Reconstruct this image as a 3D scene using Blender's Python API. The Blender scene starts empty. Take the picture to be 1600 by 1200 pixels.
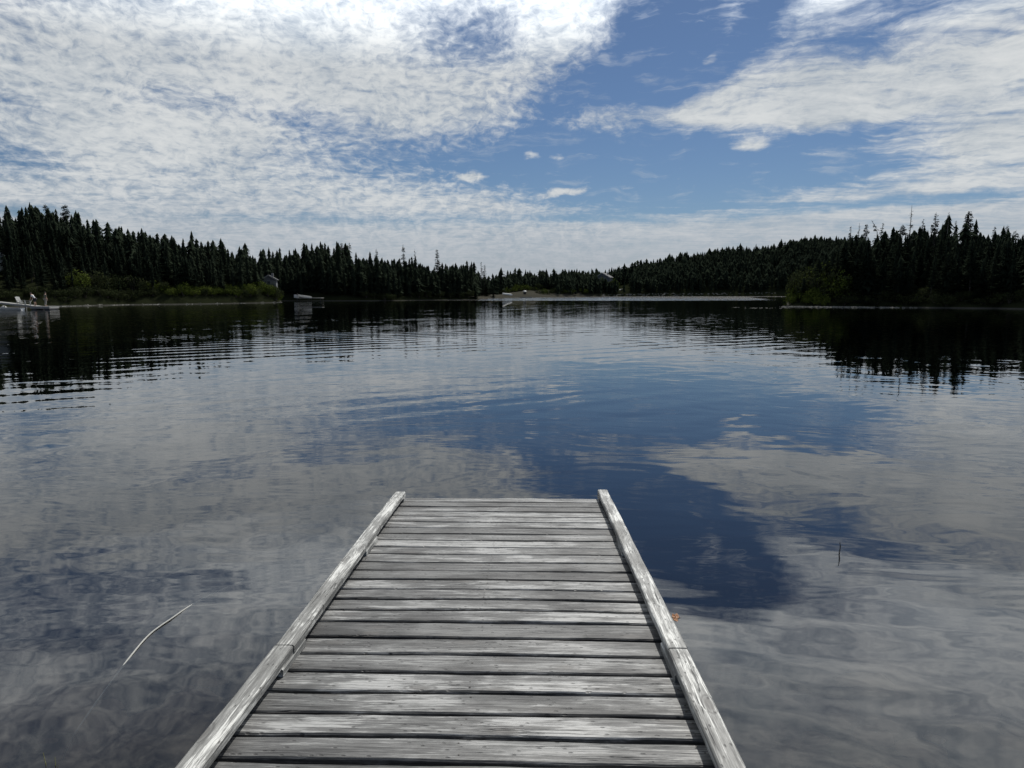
import bpy, math, random
import numpy as np
from mathutils import Vector, Matrix
random.seed(11); rng = np.random.default_rng(11)
S = bpy.context.scene
C = S.collection
R = math.radians

# ------------------------------------------------------------------ camera
F = 1090.0                       # focal length in photo pixels (1600 wide)
CAMZ = 2.05
PITCH = math.atan((600-457.5)/F)
cd = bpy.data.cameras.new('camera'); cam = bpy.data.objects.new('camera', cd); C.objects.link(cam)
cd.sensor_width = 36; cd.lens = F/1600*36; cd.clip_start = 0.05; cd.clip_end = 6000
cam.location = (0, 0, CAMZ); cam.rotation_euler = (math.pi/2-PITCH, 0, 0)
S.camera = cam
S.view_settings.view_transform = 'Standard'; S.view_settings.look = 'None'
S.view_settings.exposure = 0.0; S.view_settings.gamma = 1.0
S.render.engine = 'CYCLES'
S.cycles.max_bounces = 6; S.cycles.transparent_max_bounces = 16
S.cycles.sample_clamp_indirect = 4

def ray(px, py):
    u = (px-800)/F; v = (600-py)/F
    c, s = math.cos(PITCH), math.sin(PITCH)
    return Vector((u, c+s*v, -s+c*v))
def azel(px, py, refl=False):
    d = ray(px, py)
    z = -d.z if refl else d.z
    return math.degrees(math.atan2(d.x, d.y)), math.degrees(math.atan2(z, math.hypot(d.x, d.y)))
def at(px, py, Y):               # point seen at a pixel, Y metres in front
    d = ray(px, py); k = Y/d.y
    return Vector((d.x*k, Y, CAMZ+d.z*k))
def U(px): return (px-800)/F*math.cos(PITCH)

# ------------------------------------------------------------------ sky and sun
SUN_EL, SUN_AZ = 48.0, 20.0
SKY = 0.10
w = bpy.data.worlds.new('World'); S.world = w; w.use_nodes = True
nt = w.node_tree; nt.nodes.clear(); w.cycles.sampling_method = 'NONE'
class G:
    def __init__(s, tree): s.t = tree; s.n = tree.nodes; s.l = tree.links
    def put(s, sock, v):
        if v is None: return
        if hasattr(v, 'is_linked') or isinstance(v, bpy.types.NodeSocket): s.l.new(v, sock)
        else: sock.default_value = v
    def node(s, typ, ins=None, **props):
        n = s.n.new(typ)
        for k, v in props.items(): setattr(n, k, v)
        for k, v in (ins or {}).items(): s.put(n.inputs[k], v)
        return n
    def m(s, op, a, b=None, c=None, clamp=False):
        n = s.n.new('ShaderNodeMath'); n.operation = op; n.use_clamp = clamp
        s.put(n.inputs[0], a); s.put(n.inputs[1], b); s.put(n.inputs[2], c)
        return n.outputs[0]
    def v(s, op, a, b=None, scale=None):
        n = s.n.new('ShaderNodeVectorMath'); n.operation = op
        s.put(n.inputs[0], a); s.put(n.inputs[1], b)
        if scale is not None: s.put(n.inputs['Scale'], scale)
        return n.outputs['Value'] if op in ('LENGTH', 'DOT_PRODUCT') else n.outputs['Vector']
    def mr(s, x, a, b, c=0.0, d=1.0, smooth=True):
        n = s.n.new('ShaderNodeMapRange'); n.interpolation_type = 'SMOOTHSTEP' if smooth else 'LINEAR'
        for i, q in enumerate((x, a, b, c, d)): s.put(n.inputs[i], q)
        return n.outputs[0]
    def mix(s, f, a, b, blend='MIX'):
        n = s.n.new('ShaderNodeMix'); n.data_type = 'RGBA'; n.blend_type = blend
        s.put(n.inputs[0], f)
        for i, q in ((6, a), (7, b)):
            s.put(n.inputs[i], (*q, 1) if isinstance(q, tuple) and len(q) == 3 else q)
        return n.outputs[2]
    def noise(s, vec, scale, detail=6, rough=.5, dist=0, lac=2.0, color=False):
        n = s.node('ShaderNodeTexNoise', {'Vector': vec, 'Scale': scale, 'Detail': detail, 'Roughness': rough, 'Distortion': dist, 'Lacunarity': lac})
        return n.outputs['Color'] if color else n.outputs['Fac']
    def map(s, vec, loc=(0,0,0), rot=(0,0,0), sc=(1,1,1), typ='POINT'):
        n = s.n.new('ShaderNodeMapping'); n.vector_type = typ
        s.put(n.inputs['Vector'], vec)
        if typ != 'NORMAL': n.inputs['Location'].default_value = loc
        n.inputs['Rotation'].default_value = rot; n.inputs['Scale'].default_value = sc
        return n.outputs[0]
g = G(nt)
gen = g.node('ShaderNodeTexCoord').outputs['Generated']
D = g.v('NORMALIZE', gen)
sp = g.node('ShaderNodeSeparateXYZ', {0: D}); dx, dy, dz = sp.outputs
azn = g.m('MULTIPLY', g.m('ARCTAN2', dx, dy), 57.29578)
eln = g.m('MULTIPLY', g.m('ARCSINE', dz), 57.29578)
AE = g.node('ShaderNodeCombineXYZ', {0: azn, 1: eln, 2: 0.0}).outputs[0]
zz = g.m('ADD', g.m('MAXIMUM', dz, 0.0), 0.035)
PL = g.node('ShaderNodeCombineXYZ', {0: g.m('DIVIDE', dx, zz), 1: g.m('DIVIDE', dy, zz), 2: 0.0}).outputs[0]   # the cloud deck seen in perspective
warp = g.noise(AE, 0.16, 4, .6, color=True)
warp2 = g.v('MULTIPLY', g.v('SUBTRACT', warp, (.5, .5, .5)), (4.6, 1.9, 0))
AEw = g.v('ADD', AE, warp2)
feats = [  # px, py, rx, ry (pixels), tilt deg, amount ; negative opens blue sky
 (1115,  10, 120,  90, 20, -.85, 0), (1010, 105, 150, 70, 22, -.7, 0), (940, 185, 130, 75, 0, -.7, 0), (1200, 75, 150, 30, 10, -.35, 0),
 (860, 252, 330, 48, 0, -.85, 0), (1130, 262, 260, 62, 2, -.85, 0), (1060, 300, 210, 20, 4, -.6, 0), (1330, 268, 120, 22, 8, -.5, 0),
 (1450, 314, 280,  8, 2, -.55, 0), (930, 341, 95, 9, 0, -.5, 0), (1120,326,150,5,0,-.4,0),
 (500, 195,  60, 28, 0, -.42, 0), (330, 160, 150, 22, 0, -.34, 0), (20, 242, 60, 24, 0, -.5, 0),
 (735,  50,  90, 48, 10, -.38, 0), (1480,  72, 170, 20, 8, -.3, 0), (20, 165, 60, 22, 0, -.3, 0), (30, 327, 80, 10, 0, -.45, 0),
 (680, 345, 190, 12, 0, -.27, 0), (420,340,160,8,0,-.25,0), (1330, 205, 100, 16, 10, -.4, 0), (1500, 150, 120, 14, 12, -.25, 0), (1330,60,110,30,20,-.2,0),
 (1300, 155, 250, 40, 4, .7, 0), (1130, 172, 100, 18, 0, .45, 0), (1300, 30, 180, 30, 14, .25, 0), (945, 190, 75, 36, 12, .85, 0), (1440, 245, 190, 22, 12, .4, 0),
 (832, 243, 13, 9, 0, .85, 0), (868, 243, 17, 8, 0, .85, 0), (912, 243, 22, 8, 0, .85, 0), (730, 276, 26, 7, 0, .85, 0), (1165, 230, 40, 10, 0, 1.0, 0),
 (1103, 97, 17, 8, 15, .85, 0), (1046, 96, 18, 12, 30, .7, 0), (885, 299, 38, 8, 10, .9, 0), (976, 294, 26, 8, 0, .9, 0), (1060, 268, 48, 8, -6, .7, 0),
 (1270, 247, 30, 6, 0, .35, 0),
 # above the frame, seen only mirrored in the lake
 (1150, 900, 200, 40, 6, -.48, 1), (150, 1130, 420, 110, 0, -.26, 1), (330, 740, 330, 80, 8, .22, 1), (1350, 740, 200, 40, 12, .2, 1), (1330, 860, 120, 45, 10, -.4, 1), (90, 925, 190, 45, 10, -.42, 1), (60, 1010, 150, 30, 10, -.3, 1), (330, 905, 70, 16, 12, -.25, 1),
 (1250,1000,160,20,0,-.2,1),
]
DPX = math.degrees(1/F)
cov = None
for (px, py, rx, ry, tilt, amt, refl) in feats:
    a, e = azel(px, py, bool(refl))
    vec = g.map(AEw, loc=(a, e, 0), rot=(0, 0, R(tilt)), sc=(rx*DPX, ry*DPX, 1), typ='TEXTURE')
    gsn = g.mr(g.v('LENGTH', vec), 0.2, 1.5, amt, 0.0)
    cov = gsn if cov is None else g.m('ADD', cov, gsn)
front = g.mr(dy, -0.35, 0.35, -.55, 0.0)            # the sky behind the jetty is mostly clear
cov = g.m('ADD', g.m('ADD', cov, front), 0.80)
cov = g.m('MINIMUM', cov, 0.95)
# small scale structure
PLw = g.v('ADD', PL, g.v('MULTIPLY', g.v('SUBTRACT', g.noise(PL, 0.9, 3, .5, color=True), (.5,.5,.5)), (.9,.9,0)))
fine = g.noise(PLw, 3.2, 9, .62, .4)
cells = g.noise(g.map(PLw, rot=(0,0,R(20)), sc=(1.0, .7, 1)), 13.0, 5, .6, .2)
streak = g.noise(g.map(PLw, rot=(0, 0, R(-52)), sc=(.55, 2.6, 1)), 2.0, 10, .62, .5)
side = g.mr(azn, 3.0, 16.0)
tex = g.m('ADD', g.m('MULTIPLY', g.mix(side, fine, streak), g.mr(side, 0, 1, .55, .72)), g.m('MULTIPLY', cells, g.mr(side, 0, 1, .45, .28)))
lowfade = g.mr(eln, 1.5, 9.0, .35, 1.0)
cellA = g.noise(g.map(AEw, rot=(0,0,R(-12)), sc=(.6, 1, 1)), 1.75, 6, .64, .3)
streakA = g.noise(g.map(AEw, rot=(0,0,R(-13)), sc=(.16, 1.0, 1)), 1.1, 8, .66, .5)
tex = g.m('ADD', g.m('MULTIPLY', tex, g.mr(side, 0, 1, .50, .42)), g.m('ADD', g.m('MULTIPLY', cellA, g.mr(side, 0, 1, .42, .16)), g.m('MULTIPLY', streakA, g.mr(side, 0, 1, .08, .42))))
tdev = g.m('MULTIPLY', g.m('SUBTRACT', tex, .5), g.m('MULTIPLY', g.m('MULTIPLY', lowfade, g.mr(eln, 14, 23, 1.0, .5)), g.mr(side, 0, 1, 3.0, 3.6)))
dens = g.mr(g.m('ADD', cov, tdev), 0.05, 1.0)
veil = g.m('MULTIPLY', g.mr(g.m('ADD', streakA, g.m('MULTIPLY', g.noise(AEw, .35, 3), .5)), .76, 1.02), .32)
dens = g.m('MAXIMUM', dens, veil)
sky = g.node('ShaderNodeTexSky', sky_type='NISHITA', sun_disc=False, sun_elevation=R(SUN_EL), sun_rotation=R(SUN_AZ),
             altitude=50, air_density=1.0, dust_density=0.3, ozone_density=3.0)
skyc = g.mix(1.0, sky.outputs[0], (.36, .425, .51), 'MULTIPLY')
sd = Vector((math.sin(R(SUN_AZ))*math.cos(R(SUN_EL)), math.cos(R(SUN_AZ))*math.cos(R(SUN_EL)), math.sin(R(SUN_EL))))
sunprox = g.mr(g.v('DOT_PRODUCT', D, tuple(sd)), 0.86, 1.0, 0.0, 1.0)
shade = g.mr(g.m('ADD', g.m('MULTIPLY', tex, 1.5), g.m('MULTIPLY', g.noise(AEw, .12, 3), .45)), .66, 1.22)
cl = g.mix(shade, (.42, .48, .54), (.78, .80, .80))
cl = g.mix(g.mr(eln, 1.0, 9.0, .75, 0.0), cl, (.42, .455, .52))
hi_el = g.m('MULTIPLY', g.mr(eln, 16, 23, .90, 2.1), g.mr(eln, 25, 33, 1.0, .50))
cl = g.v('SCALE', cl, scale=g.m('ADD', g.m('MULTIPLY', sunprox, 1.1), hi_el))
cl = g.v('SCALE', cl, scale=1.0/SKY)
final = g.mix(g.m('MULTIPLY', dens, .96), skyc, cl)
bg = g.node('ShaderNodeBackground', {'Color': final, 'Strength': SKY})
out = g.node('ShaderNodeOutputWorld', {'Surface': bg.outputs[0]})

sl = bpy.data.lights.new('sun', 'SUN'); sl.energy = 4.6; sl.angle = R(0.55); sl.color = (1, .965, .90)
so = bpy.data.objects.new('sun', sl); C.objects.link(so)
so.rotation_euler = sd.to_track_quat('Z', 'Y').to_euler(); so.location = (20, 40, 60)

# ------------------------------------------------------------------ helpers
def mat(name):
    m = bpy.data.materials.new(name); m.use_nodes = True; m.node_tree.nodes.clear()
    return m, G(m.node_tree)
def finish(g_, color, rough=.8, normal=None, spec=.3, disp=None, metal=0, **kw):
    b = g_.node('ShaderNodeBsdfPrincipled')
    g_.put(b.inputs['Base Color'], (*color, 1) if isinstance(color, tuple) else color)
    g_.put(b.inputs['Roughness'], rough); g_.put(b.inputs['Specular IOR Level'], spec); b.inputs['Metallic'].default_value = metal
    if normal is not None: g_.put(b.inputs['Normal'], normal)
    g_.node('ShaderNodeOutputMaterial', {'Surface': b.outputs[0]})
def plain(name, col, rough=.6, var=.25, scale=3.0, spec=.3):
    m, q = mat(name)
    p = q.node('ShaderNodeTexCoord').outputs['Object']
    n = q.noise(p, scale, 5, .6)
    finish(q, q.mix(n, tuple(c*(1-var) for c in col), tuple(min(1, c*(1+var)) for c in col)), rough, spec=spec)
    return m
def tagit(o, label=None, cat=None, group=None, kind=None):
    if label: o['label'] = label
    if cat: o['category'] = cat
    if group: o['group'] = group
    if kind: o['kind'] = kind
    return o
def empty(name, loc, rz=0.0, **k):
    o = bpy.data.objects.new(name, None); C.objects.link(o); o.empty_display_size = .3
    o.location = loc; o.rotation_euler = (0, 0, rz)
    return tagit(o, **k)
class MB:
    def __init__(s): s.v = []; s.f = []; s.mi = []
    def add(s, vs, fs, mi=0):
        b = len(s.v); s.v += [tuple(p) for p in vs]; s.f += [tuple(i+b for i in f) for f in fs]; s.mi += [mi]*len(fs)
    def box(s, c, size, rot=None, mi=0, taper=1.0):
        hx, hy, hz = [q/2 for q in size]
        pts = [Vector((x*hx*(taper if z > 0 else 1), y*hy*(taper if z > 0 else 1), z*hz)) for z in (-1, 1) for y in (-1, 1) for x in (-1, 1)]
        if rot is not None: pts = [rot @ p for p in pts]
        s.add([p+Vector(c) for p in pts], [(0,2,3,1),(4,5,7,6),(0,1,5,4),(2,6,7,3),(0,4,6,2),(1,3,7,5)], mi)
    def tube(s, pts, rad, n=6, mi=0, cap=True):
        pts = [Vector(p) for p in pts]
        if not hasattr(rad, '__len__'): rad = [rad]*len(pts)
        vs = []
        for i, p in enumerate(pts):
            t = (pts[min(i+1, len(pts)-1)]-pts[max(i-1, 0)]).normalized()
            a = t.orthogonal() if abs(t.z) > .95 else Vector((0,0,1)).cross(t)
            a.normalize(); b = t.cross(a)
            for k in range(n):
                th = 2*math.pi*k/n
                vs.append(p+(a*math.cos(th)+b*math.sin(th))*rad[i])
        fs = [(i*n+k, i*n+(k+1) % n, (i+1)*n+(k+1) % n, (i+1)*n+k) for i in range(len(pts)-1) for k in range(n)]
        if cap: fs += [tuple(range(n))[::-1], tuple(range((len(pts)-1)*n, len(pts)*n))]
        s.add(vs, fs, mi)
    def blob(s, c, r, mi=0, n=8, m=5, jit=0.0):
        vs = []; fs = []
        for j in range(m+1):
            ph = math.pi*j/m
            for k in range(n):
                th = 2*math.pi*k/n; q = 1+random.uniform(-jit, jit)
                vs.append((c[0]+r[0]*math.sin(ph)*math.cos(th)*q, c[1]+r[1]*math.sin(ph)*math.sin(th)*q, c[2]+r[2]*math.cos(ph)*q))
        fs = [(j*n+k, (j+1)*n+k, (j+1)*n+(k+1) % n, j*n+(k+1) % n) for j in range(m) for k in range(n)]
        s.add(vs, fs, mi)
    def mesh(s, name, mats, smooth=False):
        me = bpy.data.meshes.new(name); me.from_pydata(s.v, [], s.f)
        for m_ in (mats if isinstance(mats, (list, tuple)) else [mats]): me.materials.append(m_)
        me.polygons.foreach_set('material_index', s.mi)
        if smooth: me.polygons.foreach_set('use_smooth', [True]*len(s.f))
        me.update(); return me
    def build(s, name, mats, parent=None, smooth=False):
        o = bpy.data.objects.new(name, s.mesh(name, mats, smooth)); C.objects.link(o)
        if parent is not None: o.parent = parent
        return o
def np_mesh(name, V, Fq, m_, smooth=False):
    me = bpy.data.meshes.new(name)
    k = Fq.shape[1]
    me.vertices.add(len(V)); me.vertices.foreach_set('co', V.astype(np.float32).ravel())
    me.loops.add(Fq.size); me.loops.foreach_set('vertex_index', Fq.astype(np.int32).ravel())
    me.polygons.add(len(Fq)); me.polygons.foreach_set('loop_start', np.arange(0, Fq.size, k, dtype=np.int32))
    me.polygons.foreach_set('loop_total', np.full(len(Fq), k, dtype=np.int32))
    if smooth: me.polygons.foreach_set('use_smooth', np.ones(len(Fq), dtype=bool))
    me.materials.append(m_); me.update(calc_edges=True); me.validate()
    return me
def vnoise(x, y, seed=0):        # smooth value noise for terrain
    xi = np.floor(x).astype(int); yi = np.floor(y).astype(int); fx = x-xi; fy = y-yi
    fx = fx*fx*(3-2*fx); fy = fy*fy*(3-2*fy)
    def h(a, b):
        q = np.sin(a*127.1+b*311.7+seed*74.7)*43758.5453
        return q-np.floor(q)
    return (h(xi, yi)*(1-fx)+h(xi+1, yi)*fx)*(1-fy)+(h(xi, yi+1)*(1-fx)+h(xi+1, yi+1)*fx)*fy

# ------------------------------------------------------------------ terrain
lands = {   # px range, shore depth by px, skyline row by px, ridge distance, tree height
 'left':  dict(rng=(-500, 437), ys=[(-500,62),(-100,90),(0,99),(100,107),(200,121),(300,128),(400,142),(437,150)],
               top=[(-500,322),(0,334),(60,328),(110,330),(170,348),(230,350),(300,356),(350,350),(400,353),(437,362)], R=55, th=9.6),
 'mid':   dict(rng=(380, 748), ys=[(380,180),(436,178),(600,182),(700,203),(748,214)],
               top=[(380,366),(425,366),(470,375),(510,388),(550,401),(600,412),(640,411),(690,421),(748,445)], R=45, th=9.2),
 'far':   dict(rng=(690, 1900), ys=[(690,225),(740,240),(765,262),(800,298),(850,330),(900,365),(1000,400),(1240,405),(1900,400)],
               top=[(690,440),(760,438),(800,431),(850,428),(900,424),(930,430),(970,420),(1000,413),(1060,402),(1100,394),(1150,390),(1200,388),(1250,374),(1330,372),(1900,360)], R=80, th=9.0),
 'right': dict(rng=(1231, 2100), ys=[(1231,106),(1300,103),(1400,99),(1500,95),(1600,90),(1900,75),(2100,66)],
               top=[(1231,452),(1262,425),(1300,385),(1330,372),(1400,362),(1500,362),(1560,368),(1700,362),(2100,360)], R=32, th=8.2),
}
def land_inl(L, x, y):
    u = x/np.maximum(y, 1.0)
    px = u/math.cos(PITCH)*F+800
    ys = np.interp(px, [a for a, b in L['ys']], [b for a, b in L['ys']])
    ys = ys + (vnoise(px*.05, px*0, 3)-.5)*1.6
    a, b = L['rng']
    lat = np.minimum(u-U(a), U(b)-u)*np.maximum(y, 1.0)*1.0
    return np.minimum(y-ys, lat*1.0), px, ys
def height(x, y):
    x = np.asarray(x, float); y = np.asarray(y, float)
    home = -(y+1.8)+.35*(vnoise(x*.8, y*.8, 9)-.5)
    z = np.where(home > 0, .12*home+.02, np.maximum(-4.5, home*.13-.25))
    z = z+(vnoise(x*1.3, y*1.3, 5)-.5)*.10
    for L in lands.values():
        inl, px, ys = land_inl(L, x, y)
        top = np.interp(px, [a for a, b in L['top']], [b for a, b in L['top']])
        hr = np.maximum(CAMZ+(457.5-top)/F*(ys+L['R'])-L['th'], .5)
        t = np.clip(inl/L['R'], 0, 1); t = t*(1.6-.6*t)
        h = hr*t+.75*np.clip(inl/1.8, 0, 1)+(vnoise(x*.12, y*.12, 2)-.5)*1.6*np.clip(inl/15, 0, 1)
        zl = np.where(inl > 0, h, np.maximum(-4.5, inl*.2))
        z = np.maximum(z, zl)
    return z
nu, nr = 760, 460
uu = np.linspace(-1.7, 1.7, nu)
yy = np.concatenate([np.linspace(-28, 12, 90), 12+np.geomspace(.5, 700, nr-90)])
UU, YY = np.meshgrid(uu, yy); XX = UU*(YY+30)
ZZ = height(XX, YY)
V = np.stack([XX, YY, ZZ], -1).reshape(-1, 3)
i = np.arange(nr-1)[:, None]*nu+np.arange(nu-1)[None]
Fq = np.stack([i, i+1, i+nu+1, i+nu], -1).reshape(-1, 4)
m, q = mat('ground')
P = q.node('ShaderNodeNewGeometry').outputs['Position']
z = q.node('ShaderNodeSeparateXYZ', {0: P}).outputs[2]
zn = q.m('ADD', z, q.m('MULTIPLY', q.m('SUBTRACT', q.noise(P, .5, 4), .5), .8))
n1 = q.noise(P, 2.5, 8, .65); n2 = q.noise(P, .35, 5, .6)
floor_c = q.mix(n1, (.012, .014, .008), (.026, .030, .014))
gravel = q.mix(q.noise(P, 6, 6, .7), (.03, .029, .024), (.10, .096, .084))
vor = q.node('ShaderNodeTexVoronoi', {'Vector': q.v('ADD', P, q.v('SCALE', q.noise(P, 2.2, 3, color=True), scale=.35)), 'Scale': 1.7}, feature='F1')
rock = q.mix(q.mr(vor.outputs['Distance'], .15, .60), (.44, .29, .20), (.020, .017, .018))
bedc = q.mix(q.mr(q.noise(P, .8, 5, .6), .30, .55), (.03, .027, .026), rock)
bedc = q.mix(q.mr(q.noise(P, 5.0, 8, .7), .3, .8), bedc, (.075, .062, .05))
c1 = q.mix(q.mr(z, .07, .17), gravel, floor_c)
c2 = q.mix(q.mr(z, -.12, .02), bedc, c1)
# open gravel beach on the far side
py_ = q.node('ShaderNodeSeparateXYZ', {0: P})
beach = q.m('MULTIPLY', q.m('MULTIPLY', q.mr(py_.outputs[1], 225, 240), q.mr(q.m('DIVIDE', py_.outputs[0], py_.outputs[1]), .075, .15, 1, 0)), q.mr(zn, 2.4, 4.2, 1, 0))
c3 = q.mix(beach, c2, q.mix(n1, (.05, .048, .038), (.10, .093, .072)))
bmp = q.node('ShaderNodeBump', {'Height': q.m('ADD', n1, q.m('MULTIPLY', vor.outputs['Distance'], -.6)), 'Strength': .5, 'Distance': .04})
q.node('ShaderNodeOutputMaterial', {'Surface': q.node('ShaderNodeBsdfDiffuse', {'Color': c3, 'Roughness': .6, 'Normal': bmp.outputs[0]}).outputs[0]})
MAT_GROUND = m
o = bpy.data.objects.new('terrain', np_mesh('terrain', V, Fq, m, True)); C.objects.link(o); tagit(o, kind='structure')

# ------------------------------------------------------------------ water
m, q = mat('lake_water')
P = q.node('ShaderNodeNewGeometry').outputs['Position']
s3 = q.node('ShaderNodeSeparateXYZ', {0: P}); X, Y = s3.outputs[0], s3.outputs[1]
# broad lazy undulation
Pw = q.v('ADD', P, q.v('MULTIPLY', q.v('SUBTRACT', q.noise(P, .25, 2, .5, color=True), (.5,.5,.5)), (2.2, 2.2, 0)))
h = q.m('MULTIPLY', q.noise(Pw, .55, 2, .45, .3), .014)
h = q.m('ADD', h, q.m('MULTIPLY', q.noise(q.map(Pw, rot=(0,0,R(25)), sc=(.5, 1.5, 1)), 1.5, 2, .5), .0032))
h = q.m('ADD', h, q.m('MULTIPLY', q.noise(q.v('ADD', Pw, q.v('SCALE', Pw, scale=.3)), 1.3, 1, .4, .5), q.mr(q.m('SUBTRACT', X, q.m('MULTIPLY', Y, .1)), -1, 3, .0008, .0036)))
# long wave trains crossing from the left
def train(ang, wl, amp, distort, dscale, off):
    vv = q.map(P, rot=(0, 0, R(ang)), loc=(off, 0, 0))
    wv = q.node('ShaderNodeTexWave', {'Vector': vv, 'Scale': 1/wl*.31416*1.0, 'Distortion': distort, 'Detail': 2.0, 'Detail Scale': dscale, 'Detail Roughness': .5}, wave_type='BANDS', bands_direction='Y', wave_profile='SIN')
    return q.m('MULTIPLY', wv.outputs['Fac'], amp)
mask1 = q.m('MULTIPLY', q.mr(q.noise(q.map(P, rot=(0,0,R(-30)), sc=(.25, 1, 1)), .10, 3, .5), .38, .62), q.mr(Y, 7, 17))
right_calm = q.mr(q.m('SUBTRACT', X, q.m('MULTIPLY', Y, .34)), -2.0, 4.0, 1.0, .22)
t1 = q.m('ADD', train(-30, 1.25, .0048, 2.2, .30, 0), train(-36, .62, .0014, 1.5, .5, 3))
h = q.m('ADD', h, q.m('MULTIPLY', q.m('MULTIPLY', t1, q.m('ADD', mask1, .12)), right_calm))
h = q.m('ADD', h, q.m('MULTIPLY', train(-37, 1.05, .0022, 3.0, .3, 7), q.mr(Y, 16, 34)))
# fine ruffles
farw = q.mr(Y, 15, 60)
h = q.m('ADD', h, q.m('MULTIPLY', q.noise(q.map(P, rot=(0,0,R(-30)), sc=(.35, 1, 1)), 3.0, 3, .5), q.m('MULTIPLY', .0008, q.m('ADD', q.m('ADD', farw, .04), q.mr(Y, 70, 160, 0, 1.2)))))
# breeze ruffled band near the far shore
edge = q.m('ADD', 183.0, q.m('MULTIPLY', q.mr(X, 60, 130, 0, 1), 170))
edge = q.m('ADD', edge, q.m('MULTIPLY', q.m('SUBTRACT', q.noise(q.map(P, sc=(.25, 1, 1)), .06, 4), .5), 30))
breeze = q.mr(q.m('SUBTRACT', Y, edge), -6, 10)
h = q.m('ADD', h, q.m('MULTIPLY', q.noise(P, 2.2, 3, .6), q.m('MULTIPLY', breeze, .045)))
bmp = q.node('ShaderNodeBump', {'Height': h, 'Strength': 1.0, 'Distance': 1.0})
fr = q.node('ShaderNodeFresnel', {'IOR': 1.65, 'Normal': bmp.outputs[0]})
gl = q.node('ShaderNodeBsdfGlossy', {'Color': (1, 1, 1, 1), 'Roughness': q.m('MULTIPLY', breeze, .10), 'Normal': bmp.outputs[0]})
tr = q.node('ShaderNodeBsdfTransparent', {'Color': (.80, .82, .82, 1)})
mx = q.node('ShaderNodeMixShader', {0: fr.outputs[0], 1: tr.outputs[0], 2: gl.outputs[0]})
va = q.node('ShaderNodeVolumeAbsorption', {'Color': (.52, .42, .32, 1), 'Density': .8})
q.node('ShaderNodeOutputMaterial', {'Surface': mx.outputs[0], 'Volume': va.outputs[0]})
b = MB(); b.box((0, 345, -3.5), (2400, 780, 7)); o = b.build('water', m); tagit(o, kind='structure')

# ------------------------------------------------------------------ jetty in the foreground
BETA = math.atan((600-517)/F)-PITCH                 # slope of the deck (dips towards the lake)
AZ_D = math.atan2(ray(828, 517).x, ray(828, 517).y)
e1 = Vector((math.sin(AZ_D)*math.cos(BETA), math.cos(AZ_D)*math.cos(BETA), math.sin(BETA)))
e2 = Vector((math.cos(AZ_D), -math.sin(AZ_D), 0)); e3 = e2.cross(e1)
HD = 1.5
dock = empty('jetty', (0, 0, 0), label='weathered grey plank jetty with low side rails running out over the calm lake', cat='jetty')
dock.matrix_world = Matrix(((e2.x, e1.x, e3.x, 0), (e2.y, e1.y, e3.y, 0), (e2.z, e1.z, e3.z, CAMZ), (0, 0, 0, 1))) @ Matrix.Translation((0, 0, -HD))
def deck(px, py, h=0.0):                            # pixel -> (lateral, along) on the plane h above the deck
    d = ray(px, py); k = -(HD-h)/d.dot(e3)
    return d.dot(e2)*k, d.dot(e1)*k
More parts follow.
